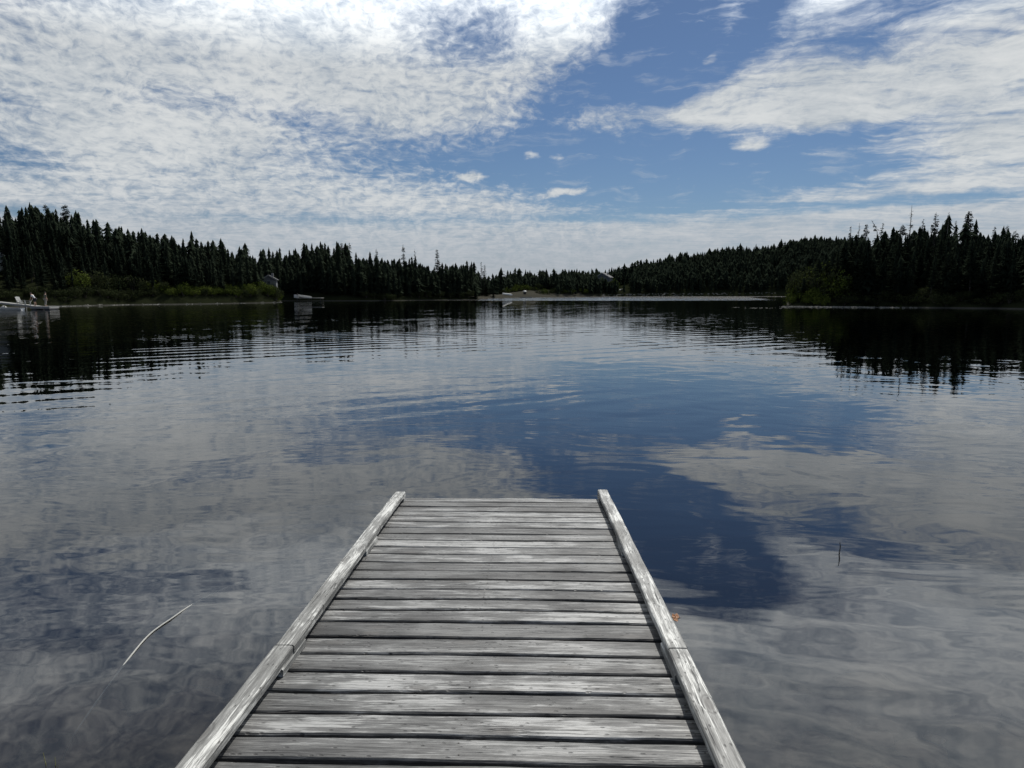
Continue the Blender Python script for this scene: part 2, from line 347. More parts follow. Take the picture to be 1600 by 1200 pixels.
def wood_mat(name, along, base=(.145, .145, .142), dark=(.026, .026, .027), rng_scale=1.0, contrast=1.0):
    m, q = mat(name)
    tc = q.node('ShaderNodeTexCoord').outputs['Object']
    isl = q.node('ShaderNodeNewGeometry').outputs['Random Per Island']
    off = q.node('ShaderNodeCombineXYZ', {0: q.m('MULTIPLY', isl, 57.0), 1: q.m('MULTIPLY', isl, 31.0), 2: q.m('MULTIPLY', isl, 91.0)}).outputs[0]
    P = q.v('ADD', tc, off)
    if along == 'Y': P = q.map(P, rot=(0, 0, R(90)))
    # knots
    kv = q.node('ShaderNodeTexVoronoi', {'Vector': q.map(P, sc=(3.2, 8.5, 0)), 'Scale': 1.0, 'Randomness': 1.0}, feature='F1', voronoi_dimensions='2D')
    kd = kv.outputs['Distance']; kc = q.node('ShaderNodeSeparateColor', {0: kv.outputs['Color']}).outputs[0]
    has = q.mr(kc, .66, .68)
    knot = q.m('MULTIPLY', q.mr(kd, .10, .19, 1, 0), has)
    halo = q.m('MULTIPLY', q.mr(kd, .12, .60, 1, 0), has)
    Pk = q.v('ADD', P, q.v('SCALE', q.v('SUBTRACT', kv.outputs['Position'], q.map(P, sc=(3.2, 8.5, 0))), scale=q.m('MULTIPLY', halo, .03)))
    gr = q.noise(q.map(Pk, sc=(1.6, 42, 42)), 1.0, 8, .62, .55)
    fine = q.noise(q.map(Pk, sc=(7, 190, 190)), 1.0, 5, .6)
    blot = q.noise(q.map(P, sc=(1.7, 5, 5)), 1.0, 5, .6, .6)
    wear = q.noise(q.map(P, sc=(10, 34, 34)), 1.0, 6, .7)
    tone = q.mr(isl, 0, 1, -.22, .20, smooth=False)
    t = q.m('ADD', q.m('ADD', q.m('MULTIPLY', gr, .95), q.m('MULTIPLY', fine, .85)), q.m('ADD', q.m('MULTIPLY', blot, 1.25), q.m('MULTIPLY', wear, .45)))
    t = q.m('ADD', q.mr(t, 1.42, 2.02, 0, 1), tone, clamp=True)
    col = q.mix(t, dark, base)
    col = q.mix(q.mr(t, .72, 1.0), col, tuple(min(1, c*2.1) for c in base))
    wv = q.node('ShaderNodeTexWave', {'Vector': q.map(Pk, sc=(1.0, 1, 1)), 'Scale': 15.0, 'Distortion': 5.0, 'Detail': 2.0, 'Detail Scale': .8}, wave_type='BANDS', bands_direction='Y').outputs['Fac']
    col = q.mix(q.m('MULTIPLY', q.mr(wv, .0, .28, 1, 0), .33), col, dark)
    crk = q.noise(q.map(Pk, sc=(1.1, 36, 36)), 1.0, 3, .5, .8)
    crack = q.m('MULTIPLY', q.mr(q.m('ABSOLUTE', q.m('SUBTRACT', crk, .5)), .0, .012, 1, 0), q.mr(q.noise(q.map(P, sc=(2.2, 9, 9)), 1.0, 2), .50, .62))
    col = q.mix(q.m('MULTIPLY', crack, .85), col, (.02, .02, .02))
    crk2 = q.noise(q.map(Pk, loc=(5, 3, 1), sc=(2.0, 75, 75)), 1.0, 2, .5, .6)
    col = q.mix(q.m('MULTIPLY', q.m('MULTIPLY', q.mr(q.m('ABSOLUTE', q.m('SUBTRACT', crk2, .52)), .0, .02, 1, 0), q.mr(q.noise(q.map(P, sc=(1.6, 7, 7)), 1.0, 2), .42, .6)), .6), col, (.03, .03, .03))
    spk = q.node('ShaderNodeTexVoronoi', {'Vector': q.map(P, sc=(20, 48, 0)), 'Scale': 1.0}, feature='F1', voronoi_dimensions='2D')
    sp_ = q.m('MULTIPLY', q.mr(spk.outputs['Distance'], .06, .24, 1, 0), q.mr(q.node('ShaderNodeSeparateColor', {0: spk.outputs['Color']}).outputs[1], .82, .88))
    col = q.mix(q.m('MULTIPLY', sp_, .75), col, (.035, .033, .032))
    ring = q.m('MULTIPLY', q.mr(q.m('ABSOLUTE', q.m('SUBTRACT', kd, .21)), .0, .045, 1, 0), has)
    col = q.mix(q.m('MULTIPLY', knot, .62), col, (.075, .07, .066))
    col = q.mix(q.m('MULTIPLY', ring, .5), col, (.03, .028, .027))
    hgt = q.m('SUBTRACT', q.m('ADD', q.m('MULTIPLY', gr, .9), q.m('MULTIPLY', fine, .5)), q.m('ADD', q.m('MULTIPLY', crack, 1.5), q.m('MULTIPLY', sp_, .8)))
    bmp = q.node('ShaderNodeBump', {'Height': hgt, 'Strength': .75, 'Distance': .004})
    finish(q, col, q.mr(t, 0, 1, .62, .48), bmp.outputs[0], spec=.38)
    return m
W_X = wood_mat('weathered_deck_wood', 'X')
W_Y = wood_mat('weathered_rail_wood', 'Y', base=(.27, .27, .258), dark=(.10, .10, .096))
NAIL = plain('rusty_nail', (.035, .028, .024), .6)

def board(mb, p0, p1, wid, thk, seed, up=Vector((0,0,1)), bow=0.0, rag=.0025, n=36, mi=0, cup=0.0, endcut=0.0):
    """a worn board from p0 to p1 (top-face centre line): rounded arrises, ragged edges, slight bow"""
    rr = random.Random(seed)
    p0 = Vector(p0); p1 = Vector(p1); t = (p1-p0).normalized(); L_ = (p1-p0).length
    side = t.cross(up).normalized(); up = side.cross(t)
    rd = min(.006, thk*.2)
    prof = [(-.5, -thk), (-.5, -rd), (-.5+rd/wid, 0), (-.25, cup), (0, cup*1.35), (.25, cup), (.5-rd/wid, 0), (.5, -rd), (.5, -thk)]
    ph = [rr.uniform(0, 6.28) for _ in range(6)]
    vs = []
    for i_ in range(n+1):
        f = i_/n
        s = f*L_
        wl = rag*(math.sin(s*5.1+ph[0])+.6*math.sin(s*13.7+ph[1])+rr.uniform(-.35, .35))
        wr = rag*(math.sin(s*4.3+ph[2])+.6*math.sin(s*15.1+ph[3])+rr.uniform(-.35, .35))
        dz_ = .0016*math.sin(s*3.1+ph[4])
        by = bow*(1-(2*f-1)**2)
        for (a, hh) in prof:
            off = a*wid+(wl if a < 0 else wr)*(abs(a)*2)+by
            vs.append(p0+t*s+side*off+up*(hh+dz_))
    k = len(prof); fs = []
    for i_ in range(n):
        for j in range(k):
            a, b_ = i_*k+j, i_*k+(j+1) % k
            fs.append((a, a+k, b_+k, b_))
    fs.append(tuple(range(k))); fs.append(tuple(range(n*k, n*k+k))[::-1])
    mb.add(vs, fs, mi)

gaps_mid = [778, 784.6, 791.6, 799.3, 807.5, 815.9, 824.8, 834.3, 844.4, 855.0, 866.6, 878.9, 892.6, 906.8, 922.3, 938.0, 955.2, 973.6, 998, 1023.6, 1052, 1083, 1117, 1153, 1193]
ss = [deck(750, y_)[1] for y_ in gaps_mid]
while ss[-1] > -2.6: ss.append(ss[-1]-.158)
mb = MB(); rr = random.Random(5)
crown = {12: .012, 13: .014, 14: .017, 15: .017, 16: .015, 17: .009, 18: .004}   # boards sprung towards the lake in the middle
for i_ in range(len(ss)-1):
    s1, s0 = ss[i_], ss[i_+1]
    gap = rr.uniform(.015, .020) if i_ < 11 else rr.uniform(.020, .026)
    if i_ == 10: gap = .010
    wid = (s1-s0)-gap
    xl = -1.150+rr.uniform(-.012, .012)-.028*max(0, s1-2)/4.2; xr = .694+rr.uniform(-.010, .010)
    sk = rr.uniform(-.004, .004)
    c = (s0+s1)/2
    board(mb, (xl, c-sk, rr.uniform(-.0015, .0015)), (xr, c+sk, rr.uniform(-.0015, .0015)), wid, .036, 100+i_, bow=-crown.get(i_, rr.uniform(-.001, .002)), cup=rr.uniform(-.0012, .0022), mi=0)
    for xx in (-1.085, -.245, .618):                # nail heads over the three joists
        for k in (-.3, 0, .3):
            if rr.random() < .62:
                r_ = rr.uniform(.0022, .0042); cx, cy = xx+rr.uniform(-.012, .012), c+k*wid*rr.uniform(.85, 1.05)
                mb.add([(cx+r_*1.5*math.cos(t_*.785), cy+r_*math.sin(t_*.785), .0045) for t_ in range(8)], [tuple(range(8))], 1)
dk = mb.build('decking', [W_X, NAIL], dock, smooth=False)
RT = .076                                            # top of the rails over the deck
def rail(pts, label=None, seed=0, w_=.088):
    mb = MB(); board(mb, (pts[0][0], pts[0][1], RT), (pts[1][0], pts[1][1], RT+rr.uniform(-.001, .002)), w_, .038, seed, rag=.0012, n=60, cup=.0006)
    o = mb.build('rail', W_Y, dock)
    if label: o['label'] = label
sLj = deck(450, 1008, RT)[1]; sRj = deck(1058, 1013, RT)[1]
sLe = deck(625, 777, RT)[1]; sEnd = deck(625, 768, RT)[1]; sRe = deck(940, 765, RT)[1]
_l = [deck(275, 1200, RT), deck(429, 1007, RT), deck(610, 777, RT)]; _l = [(-9, _l[0][0])]+[(s__, x__) for x__, s__ in _l]+[(9, _l[2][0])]
_r = [deck(1158, 1200, RT), deck(1075, 1013, RT), deck(1051, 968, RT), deck(948.5, 764, RT)]; print('rails', _l, _r)
xL = lambda s: float(np.interp(s, [a for a, b in _l], [b for a, b in _l]))+.044
xR = lambda s: float(np.interp(s, [_r[0][1], _r[1][1], _r[3][1]], [_r[0][0], _r[1][0], _r[3][0]]))-.044
rail([(xL(-2.5), -2.5), (xL(sLj)-.002, sLj-.003)], seed=31)
rail([(xL(sLj)+.002, sLj+.003), (xL(sLe), sLe-.006)], seed=32)
rail([(xL(sEnd)+.003, sLe+.006), (xL(sEnd)+.003, sEnd)], 'short cracked end piece of the left rail', seed=33)
rail([(xR(-2.5), -2.5), (xR(sRj), sRj-.003)], seed=34)
rail([(xR(sRj)+.001, sRj+.003), (xR(sRe), sRe)], seed=35)
def block(x, s0, s1, seed):
    mb = MB(); board(mb, (x, s0, RT-.0385), (x, s1, RT-.0385), .089, .0345, seed, rag=.001, n=6); mb.build('spacer_block', W_Y, dock)
for k, (a, b_) in enumerate([(sLj-.15, sLj+.16), (4.52, 4.86), (5.99, sEnd-.01), (1.35, 1.66), (-.4, -.1)]): block(xL(a)+.004, a, b_, 50+k)
for k, (a, b_) in enumerate([(sRj-.17, sRj+.15), (4.56, 4.88), (6.03, sRe-.01), (1.35, 1.66), (-.4, -.1)]): block(xR(a)-.002, a, b_, 60+k)
for xx in (-1.085, -.245, .618):
    mb = MB(); board(mb, (xx, -2.6, -.040), (xx, 6.17, -.040), .045, .14, 71, rag=.001, n=20); mb.build('joist', W_Y, dock)
mb = MB(); board(mb, (-1.17, 6.215, -.042), (.70, 6.215, -.042), .04, .13, 75, n=10); mb.build('end_beam', W_X, dock)
for (xx, s_) in ((-1.19, 5.6), (.72, 5.6), (-1.19, 3.0), (.72, 3.0)):
    mb = MB(); mb.box((xx*.965, s_, -.62), (.085, .085, 1.1)); mb.build('post', W_Y, dock)

# dried leaf caught on the right rail
lx, ls = deck(1056, 968, RT-.02)
m, q = mat('rust_orange_leaf'); p = q.node('ShaderNodeTexCoord').outputs['Object']
finish(q, q.mix(q.noise(p, 60, 4), (.38, .16, .05), (.12, .045, .015)), .6)
LEAF = m
mb = MB(); r2 = random.Random(3)
for k in range(9):
    a = r2.uniform(0, 6.28); c = Vector((r2.uniform(-.008, .012), r2.uniform(-.03, .03), r2.uniform(-.012, .014)))
    vs = []
    for t_ in range(7):
        f = t_/6; wd = .011*math.sin(math.pi*f)
        ax = Vector((math.cos(a)*.5, math.sin(a), .3*math.sin(3*f))).normalized(); sd_ = ax.cross(Vector((.3, .2, 1))).normalized()
        for sg in (-1, 1): vs.append(c+ax*(f-.5)*.045+sd_*wd*sg+Vector((0, 0, .006*math.sin(6*f+k))))
    mb.add(vs, [(2*t_, 2*t_+1, 2*t_+3, 2*t_+2) for t_ in range(6)])
o = mb.build('dried_leaf', LEAF)
o.matrix_world = dock.matrix_world @ Matrix.Translation((lx, ls, RT-.018))
tagit(o, 'crumpled orange brown dried leaf caught on the outer side of the right rail', 'leaf')

# pale line lying in the shallow water left of the jetty
def wat(px, py, z=0.0):
    d = ray(px, py); k = (z-CAMZ)/d.z; return Vector((d.x*k, d.y*k, z))
pts = [wat(96, 1192, -.36), wat(112, 1155, -.14), wat(140, 1112, -.06), wat(172, 1068, -.02), wat(205, 1024, .002), wat(235, 990, .004), wat(270, 965, .004), wat(300, 945, -.004), wat(345, 922, -.03), wat(395, 903, -.08), wat(450, 890, -.15), wat(520, 880, -.25)]
sm = []
for k in range(len(pts)-1):
    p_ = [pts[max(k-1, 0)], pts[k], pts[k+1], pts[min(k+2, len(pts)-1)]]
    for j in range(6):
        t = j/6
        sm.append(.5*((2*p_[1])+(-p_[0]+p_[2])*t+(2*p_[0]-5*p_[1]+4*p_[2]-p_[3])*t*t+(-p_[0]+3*p_[1]-3*p_[2]+p_[3])*t**3))
mb = MB(); mb.tube(sm, .0048, 8)
o = mb.build('mooring_rope', plain('pale_rope', (.34, .34, .32), .7, scale=40), smooth=True)
tagit(o, 'thin pale rope curving through the shallow water left of the jetty', 'rope')
mb = MB(); a = wat(1311, 866); mb.tube([a+Vector((0, 0, -.5)), a, a+Vector((.006, 0, .06)), a+Vector((.004, .01, .10))], [.005, .005, .004, .002], 5)
o = mb.build('reed_stalk', plain('dark_reed', (.03, .028, .02))); tagit(o, 'single thin dark reed stalk standing in the water right of the jetty', 'reed')
mb = MB(); a = wat(84, 1197, 0)+Vector((0, 0, -.33)); r3 = random.Random(8)
for k in range(4):
    q_ = a+Vector((r3.uniform(-.02, .02), r3.uniform(-.02, .02), 0)); dr = Vector((r3.uniform(-.04, .05), r3.uniform(-.02, .03), 0))
    mb.tube([q_, q_+Vector((0, 0, .2))+dr*.4, q_+Vector((0, 0, .33+.02*k))+dr], [.003, .003, .0008], 4)
o = mb.build('water_grass', plain('yellow_grass', (.22, .22, .07))); tagit(o, 'small tuft of yellow grass poking out of the shallows at the bottom left', 'grass tuft')

# ------------------------------------------------------------------ conifers
def foliage_mat(name, dark, light, scale=.9):
    m, q = mat(name)
    P = q.node('ShaderNodeNewGeometry').outputs['Position']
    isl = q.node('ShaderNodeNewGeometry').outputs['Random Per Island']
    oi = q.node('ShaderNodeObjectInfo').outputs['Random']
    f = q.m('ADD', q.m('MULTIPLY', q.noise(P, scale, 4, .6), .7), q.m('ADD', q.m('MULTIPLY', isl, .25), q.m('MULTIPLY', oi, .25)))
    c = q.mix(q.mr(f, .35, .95), dark, light)
    d1 = q.node('ShaderNodeBsdfDiffuse', {'Color': c}); d2 = q.node('ShaderNodeBsdfTranslucent', {'Color': c})
    q.node('ShaderNodeOutputMaterial', {'Surface': q.node('ShaderNodeMixShader', {0: .12, 1: d1.outputs[0], 2: d2.outputs[0]}).outputs[0]})
    return m
FOL = foliage_mat('spruce_needles', (.010, .015, .011), (.026, .034, .022))
SHR = foliage_mat('alder_leaves', (.036, .052, .011), (.11, .135, .030), 1.2)
SHR2 = foliage_mat('dull_shrub_leaves', (.020, .027, .012), (.050, .058, .026), 1.2)
BARK = plain('bark', (.055, .048, .042), .9)
GREYBARK = plain('dead_grey_wood', (.12, .115, .105), .9)
def skirts(vs, fs, rr, h, rad, z0f, power, tiers, npt, lean=(0, 0)):
    """overlapping jagged tiers that make the dense inside of a crown"""
    for k in range(tiers):
        t0 = z0f+(1-z0f)*k/tiers; t1 = min(1.035, t0+(1-z0f)*2.1/tiers)
        R_ = rad*1.1*((1-t0)**power)*(1.0-.35*max(0, .25-t0)/.25)*rr.uniform(.62, 1.3)+.05
        i0 = len(vs); c = (lean[0]*h*t1, lean[1]*h*t1); vs.append((c[0], c[1], h*t1))
        ph = rr.uniform(0, 6.28)
        for j in range(npt*2):
            th = ph+math.pi*j/npt+rr.uniform(-.15, .15); big = j % 2 == 0
            r__ = R_*(rr.uniform(.6, 1.5) if big else rr.uniform(.3, .65))
            vs.append((lean[0]*h*t0+math.cos(th)*r__, lean[1]*h*t0+math.sin(th)*r__, h*(t0+(t1-t0)*(rr.uniform(-.05, .12) if big else rr.uniform(.3, .5)))))
        for j in range(npt):
            fs.append((i0, i0+1+(2*j-1) % (2*npt), i0+1+2*j, i0+1+(2*j+1) % (2*npt)))
def tiered(h, rad, seed, tiers=12, npt=7, power=.85, skirt=.05):
    rr = random.Random(seed); vs = []; fs = []; lean = (rr.uniform(-.03, .03), rr.uniform(-.03, .03))
    skirts(vs, fs, rr, h, rad, skirt, power, tiers, npt, lean); skirts(vs, fs, rr, h, rad*1.12, skirt+.03, power, max(5, tiers-4), npt-2, lean)
    return np.array(vs), np.array(fs), lean
def conifer(h, rad, seed, whorls=26, nb=7, detail=2, top_bare=0.0, skirt=.06, power=.85, gap=0.0):
    """returns crown triangles/quads as arrays (leaf sprays on drooping limbs)"""
    rr = random.Random(seed); vs = []; fs = []
    lean = (rr.uniform(-.03, .03), rr.uniform(-.03, .03))
    for wi in range(whorls):
        t = skirt+(1-skirt)*(wi/whorls)
        if rr.random() < gap: continue
        rbase = rad*((1-t)**power)*rr.uniform(.72, 1.2)+.05
        if t > 1-top_bare: rbase *= .35
        for b_ in range(nb if t < .85 else max(3, nb-2)):
            th = rr.uniform(0, 2*math.pi)
            Lb = rbase*rr.uniform(.55, 1.18)
            z0 = h*(t+rr.uniform(-.5, .5)/whorls)
            ca, sa = math.cos(th), math.sin(th)
            droop = rr.uniform(.10, .42)*Lb*(1-.7*t); lift = rr.uniform(.05, .3)*Lb*t*1.6
            cx, cy = lean[0]*z0, lean[1]*z0
            def pt(f, side=0.0, dn=0.0):
                r_ = Lb*f
                zz_ = z0-droop*f*1.3+droop*.55*f*f*f+lift*f-dn
                return (cx+ca*r_-sa*side, cy+sa*r_+ca*side, zz_)
            wd = Lb*rr.uniform(.20, .30)
            if detail == 0:
                i0 = len(vs); vs += [pt(0), pt(.55, wd), pt(1.0, 0, .0), pt(.55, -wd, wd*.2)]
                fs.append((i0, i0+1, i0+2, i0+3))
            else:
                segs = 2 if detail == 1 else 3
                for sgi in range(segs):
                    f0 = .05+.95*sgi/segs; f1 = .05+.95*(sgi+1)/segs; ww = wd*(1.05-.55*f0)
                    for sg in (-1, 1):
                        i0 = len(vs)
                        j = rr.uniform(.7, 1.3)
                        vs += [pt(f0-.04), pt(f0+.05, sg*ww*.45*j, ww*.16), pt(min(1.08, f1+.12*j), sg*ww*j, ww*rr.uniform(.15, .6)), pt(f1)]
                        fs.append((i0, i0+1, i0+2, i0+3))
                    if detail == 2:
                        i0 = len(vs); j = rr.uniform(.5, 1.2)
                        vs += [pt(f0), pt(f0+.1, 0, ww*.6*j), pt(f1-.03, 0, ww*.75*j), pt(f1)]
                        fs.append((i0, i0+1, i0+2, i0+3))
    skirts(vs, fs, rr, h, rad*(.62 if detail else .8), skirt, power, 9, 7, lean)
    return np.array(vs), np.array(fs), lean
def trunk_mb(h, lean, r0=.11):
    mb = MB(); mb.tube([(0, 0, -.4), (lean[0]*h*.3, lean[1]*h*.3, h*.3), (lean[0]*h*.7, lean[1]*h*.7, h*.7), (lean[0]*h, lean[1]*h, h*.99)], [r0, r0*.8, r0*.4, .012], 6); return mb
protos = []
for k, (h_, r_, wn, nb, pw, gp, sk) in enumerate([(8, 1.55, 30, 8, .65, .05, .05), (8, 1.2, 30, 7, .7, .1, .08), (8, 1.85, 30, 9, .6, .04, .03), (8, .95, 26, 7, .7, .12, .18),
                                   (8, 1.3, 30, 8, .95, .03, .05), (8, 1.6, 28, 8, .62, .08, .1), (8, .8, 28, 7, .55, .2, .25), (8, 1.9, 32, 9, .9, .0, .02)]):
    V_, F_, ln = conifer(h_, r_, 200+k, wn, nb, 2, power=pw, gap=gp, skirt=sk)
    protos.append((np_mesh('crown', V_, F_, FOL), trunk_mb(h_, ln).mesh('trunk', BARK)))
lowV = [tiered(8, r_*.95, 300+k, 15, 8, pw) for k, (r_, pw) in enumerate([(1.6, .62), (1.3, .7), (1.9, .6), (1.0, .45), (1.5, .8), (1.0, .38)])]
tinyV = [tiered(8, r_, 400+k, 9, 5, pw) for k, (r_, pw) in enumerate([(1.7, .65), (1.35, .7), (2.0, .6), (1.1, .45), (1.6, .5), (1.4, .8)])]

clear = [  # (px0, px1, depth0, depth1) kept free of trees: houses, beach
 (409, 428, 120, 164), (-40, 10, 90, 120), (925, 985, 395, 432), (-60, 92, 80, 100.5),
]
spots = []
def scatter(key, n, band, seed, front=2.5, pxr=None, pwr=1.0):
    L = lands[key]; a, b_ = pxr or L['rng']; r_ = np.random.default_rng(seed)
    px = r_.uniform(a, b_, n); dep = front+(band-front)*r_.random(n)**pwr
    u = U(px); y = np.interp(px, [q[0] for q in L['ys']], [q[1] for q in L['ys']])+dep
    x = u*y
    inl, _, _ = land_inl(L, x, y)
    ok = inl > front*.7
    if key == 'far': ok &= ~((px > 735) & (px < 870) & (dep < 42-28*np.clip((px-840)/60, 0, 1)))
    for (c0, c1, d0, d1) in clear: ok &= ~((px > c0) & (px < c1) & (y > d0) & (y < d1))
    x, y, px, dep = x[ok], y[ok], px[ok], dep[ok]
    z = height(x, y)
    return [(key, *t) for t in zip(x, y, z, px, dep)]
spots += scatter('left', 2400, 62, 1, front=3.0, pxr=(-330, 437))
spots += scatter('mid', 1700, 55, 2, front=1.8)
spots += scatter('far', 6500, 115, 3, front=3, pxr=(690, 1340), pwr=.9)
spots += scatter('right', 2400, 42, 4, front=1.2, pxr=(1236, 1960), pwr=.9)
r_ = random.Random(77)
# thin out trees standing closer than 1.1 m
keep = []; grid = {}
for s_ in sorted(spots, key=lambda t: t[2]):
    k = (int(s_[1]/1.3), int(s_[2]/1.3))
    if any((k[0]+i_, k[1]+j_) in grid and math.hypot(grid[(k[0]+i_, k[1]+j_)][1]-s_[1], grid[(k[0]+i_, k[1]+j_)][2]-s_[2]) < 1.15 for i_ in (-1, 0, 1) for j_ in (-1, 0, 1)): continue
    grid[k] = s_; keep.append(s_)
def size_of(key, px, dep):
    base = {'left': 6.9, 'mid': 7.6, 'far': 7.8, 'right': 7.3}[key]
    h_ = base*r_.choice([r_.uniform(.5, .85), r_.uniform(.62, 1.0), r_.uniform(.75, 1.08), r_.uniform(.85, 1.15), r_.uniform(.95, 1.38) if key != 'right' else r_.uniform(.8, 1.1)])
    h_ *= .72+.5*float(vnoise(np.array(px*.045), np.array(dep*.12), 31))
    if key == 'right' : h_ *= min(1, .35+(px-1231)/75)
    if key == 'left' and px > 395: h_ *= .8
    if key == 'left' and dep < 9: h_ *= .8
    return h_
inside = lambda s_: -10 < s_[4] < 1610
near = {'left': [], 'right': []}
for s_ in keep:
    if s_[0] in near and inside(s_): near[s_[0]].append(s_)
indiv = near['left'][:150]+near['right'][:138]
ids = set(id(s_) for s_ in indiv)
def gl(key, px):
    if key == 'left': w_ = 'behind the gangway and floating dock' if px < 92 else 'above the dull shrubs of the left bank' if px < 240 else 'above the bright yellow green bushes'
    else: w_ = 'on the slope at the headland tip' if px < 1300 else 'below the bent and the tallest dead spruces' if px < 1440 else 'in the thick right end of the headland'
    return ('dark spruce in the wood '+w_, 'spruces '+w_)
GL = {'left': ('dark green spruce packed in the wooded hillside above the left shore', 'spruces in the wood on the left shore'),
      'right': ('dark spruce packed in the wood on the nearby right-hand headland', 'spruces in the wood on the right headland')}
merged = {'left': [], 'mid': [], 'far': [], 'right': []}
for s_ in keep:
    key, x, y, z, px, dep = s_
    h_ = size_of(key, px, dep); sc = h_/8; rz = r_.uniform(0, 6.28); sx = sc*r_.uniform(.75, 1.35)
    if id(s_) in ids:
        cm, tm = r_.choice(protos)
        t = empty('spruce_tree', (x, y, z-.1), rz, label=gl(key, px)[0], cat='tree', group=gl(key, px)[1])
        t.scale = (sx, sx, sc)
        for nm, me in (('crown', cm), ('trunk', tm)):
            o = bpy.data.objects.new(nm, me); C.objects.link(o); o.parent = t
    else:
        merged[key].append((x, y, z, h_, sx, rz))
for key, lst in merged.items():
    Vs = []; Fs = []; base = 0
    for (x, y, z, h_, sx, rz) in lst:
        pv = r_.choice(tinyV if (key == 'far' or (key == 'left' and y > 175)) else lowV)
        v_ = pv[0].copy(); v_[:, :2] *= sx; v_[:, 2] *= h_/8
        c_, s__ = math.cos(rz), math.sin(rz)
        vx = v_[:, 0]*c_-v_[:, 1]*s__+x; vy = v_[:, 0]*s__+v_[:, 1]*c_+y
        Vs.append(np.stack([vx, vy, v_[:, 2]+z-.1], -1)); Fs.append(pv[1]+base); base += len(v_)
    o = bpy.data.objects.new('spruce_forest', np_mesh('spruce_forest', np.concatenate(Vs), np.concatenate(Fs), FOL)); C.objects.link(o)
    tagit(o, {'left': 'dense spruce forest covering the hill behind the left shore', 'mid': 'dark spruce forest on the second headland left of the open water',
              'far': 'distant spruce forest rising along the far shore of the lake', 'right': 'dense dark spruce forest filling the right headland behind the front trees'}[key], 'forest', kind='stuff')

# ------------------------------------------------------------------ ragged single trees on the skyline
def snag(name, px, ytop, ybase, Y, label, style, seed, parts=('trunk', 'crown')):
    rr = random.Random(seed)
    top = at(px, ytop, Y); x = top.x; zb = float(height(x, Y))
    H = top.z-zb; t = empty(name, (x, Y, zb-.1), label=label, cat='tree')
    zc = (at(px, ybase, Y).z-zb)/H                   # fraction where it leaves the canopy
    mb = MB(); bend = style.get('bend', 0.0)
    def axis(f): return Vector((style.get('lean', 0)*H*f+(bend*max(0, f-.82)**1.0*H), 0, H*f))
    mb.tube([axis(f) for f in (0, .3, .6, .8, .9, .96, 1)], [.13, .11, .075, .05, .035, .025, .012], 6)
    for k in range(style.get('twigs', 12)):          # dead limbs
        f = rr.uniform(zc*.8, .97); p = axis(f); th = rr.uniform(0, 6.28); Lb = rr.uniform(.25, 1)*style.get('tl', .7)*(1.15-f)*2.2
        d_ = Vector((math.cos(th), math.sin(th), rr.uniform(-.3, .3)))
        mb.tube([p, p+d_*Lb*.6, p+d_*Lb+Vector((0, 0, .12*Lb))], [.022, .014, .006], 4)
    mb.build('trunk', GREYBARK if style.get('dead') else BARK, t)
    vs = []; fs = []
    for (f0, f1, rad, n) in style.get('tufts', []):
        for k in range(n):
            f = rr.uniform(f0, f1); q_ = (f-f0)/max(1e-3, f1-f0); p = axis(f); th = rr.uniform(0, 6.28); Lb = rad*rr.uniform(.5, 1.1)*(1.1-.75*q_)
            for sgi in range(2):
                a0 = Lb*(.1+.45*sgi); a1 = Lb*(.6+.45*sgi)
                for sg in (-1, 1):
                    i0 = len(vs); wd = Lb*.26
                    ca, sa = math.cos(th), math.sin(th); dz_ = rr.uniform(-.25, .1)
                    def P_(r__, s___, d__): return (p.x+ca*r__-sa*s___, p.y+sa*r__+ca*s___, p.z+dz_*r__-d__)
                    vs += [P_(a0, 0, 0), P_(a0+.05, sg*wd*.5, .03), P_(a1, sg*wd, .09*rr.uniform(.5, 2)), P_(a1, 0, 0)]
                    fs.append((i0, i0+1, i0+2, i0+3))
    if vs:
        o = bpy.data.objects.new('crown', np_mesh('crown', np.array(vs), np.array(fs), FOL)); C.objects.link(o); o.parent = t
YR = 118
snag('dead_spruce', 1425, 319, 368, YR, 'tallest bare dead spruce standing above the right headland skyline', dict(dead=1, twigs=34, tl=.95, tufts=[(.62, .9, .45, 26)]), 1)
snag('bent_spruce', 1372, 343, 372, YR, 'dead spruce whose top bends over to the left on the right headland', dict(dead=1, twigs=12, bend=-.6, tl=.7, tufts=[(.83, .99, .42, 34), (.62, .72, .9, 22)]), 2)
snag('ragged_spruce', 1378, 347, 372, YR, 'thin spruce leaning beside the bent dead spruce', dict(twigs=8, bend=.15, tufts=[(.75, 1, .5, 40)]), 3)
snag('ragged_spruce', 1343, 347, 374, YR, 'thin ragged spruce with a crooked bare tip left of the bent spruce', dict(dead=1, twigs=22, tl=.8, tufts=[(.66, .9, .5, 30)]), 4)
snag('ragged_spruce', 1330, 352, 374, YR, 'leftmost tufted spruce tip rising from the right headland skyline', dict(twigs=10, tufts=[(.7, 1.0, .6, 60)]), 5)
snag('ragged_spruce', 1354, 350, 374, YR, 'bushy topped spruce between the crooked tip and the bent spruce', dict(twigs=6, tufts=[(.72, 1.0, .75, 90)]), 6)
snag('ragged_spruce', 1411, 349, 368, YR, 'round topped spruce just left of the tallest dead spruce', dict(twigs=6, tufts=[(.80, .98, .8, 70)]), 7)
snag('ragged_spruce', 1443, 341, 366, YR, 'slim half bare spruce just right of the tallest dead spruce', dict(twigs=14, tl=.6, tufts=[(.70, 1.0, .5, 50)]), 8)
snag('ragged_spruce', 1463, 330, 366, YR, 'tall spruce with thick ragged tufts along its upper trunk', dict(twigs=14, tl=.9, tufts=[(.66, .98, .75, 90)]), 9)
snag('dead_spruce', 1483, 331, 360, YR, 'slender pole spruce with a small brushy top', dict(dead=1, twigs=6, tl=.3, tufts=[(.80, 1.0, .36, 55)]), 10)
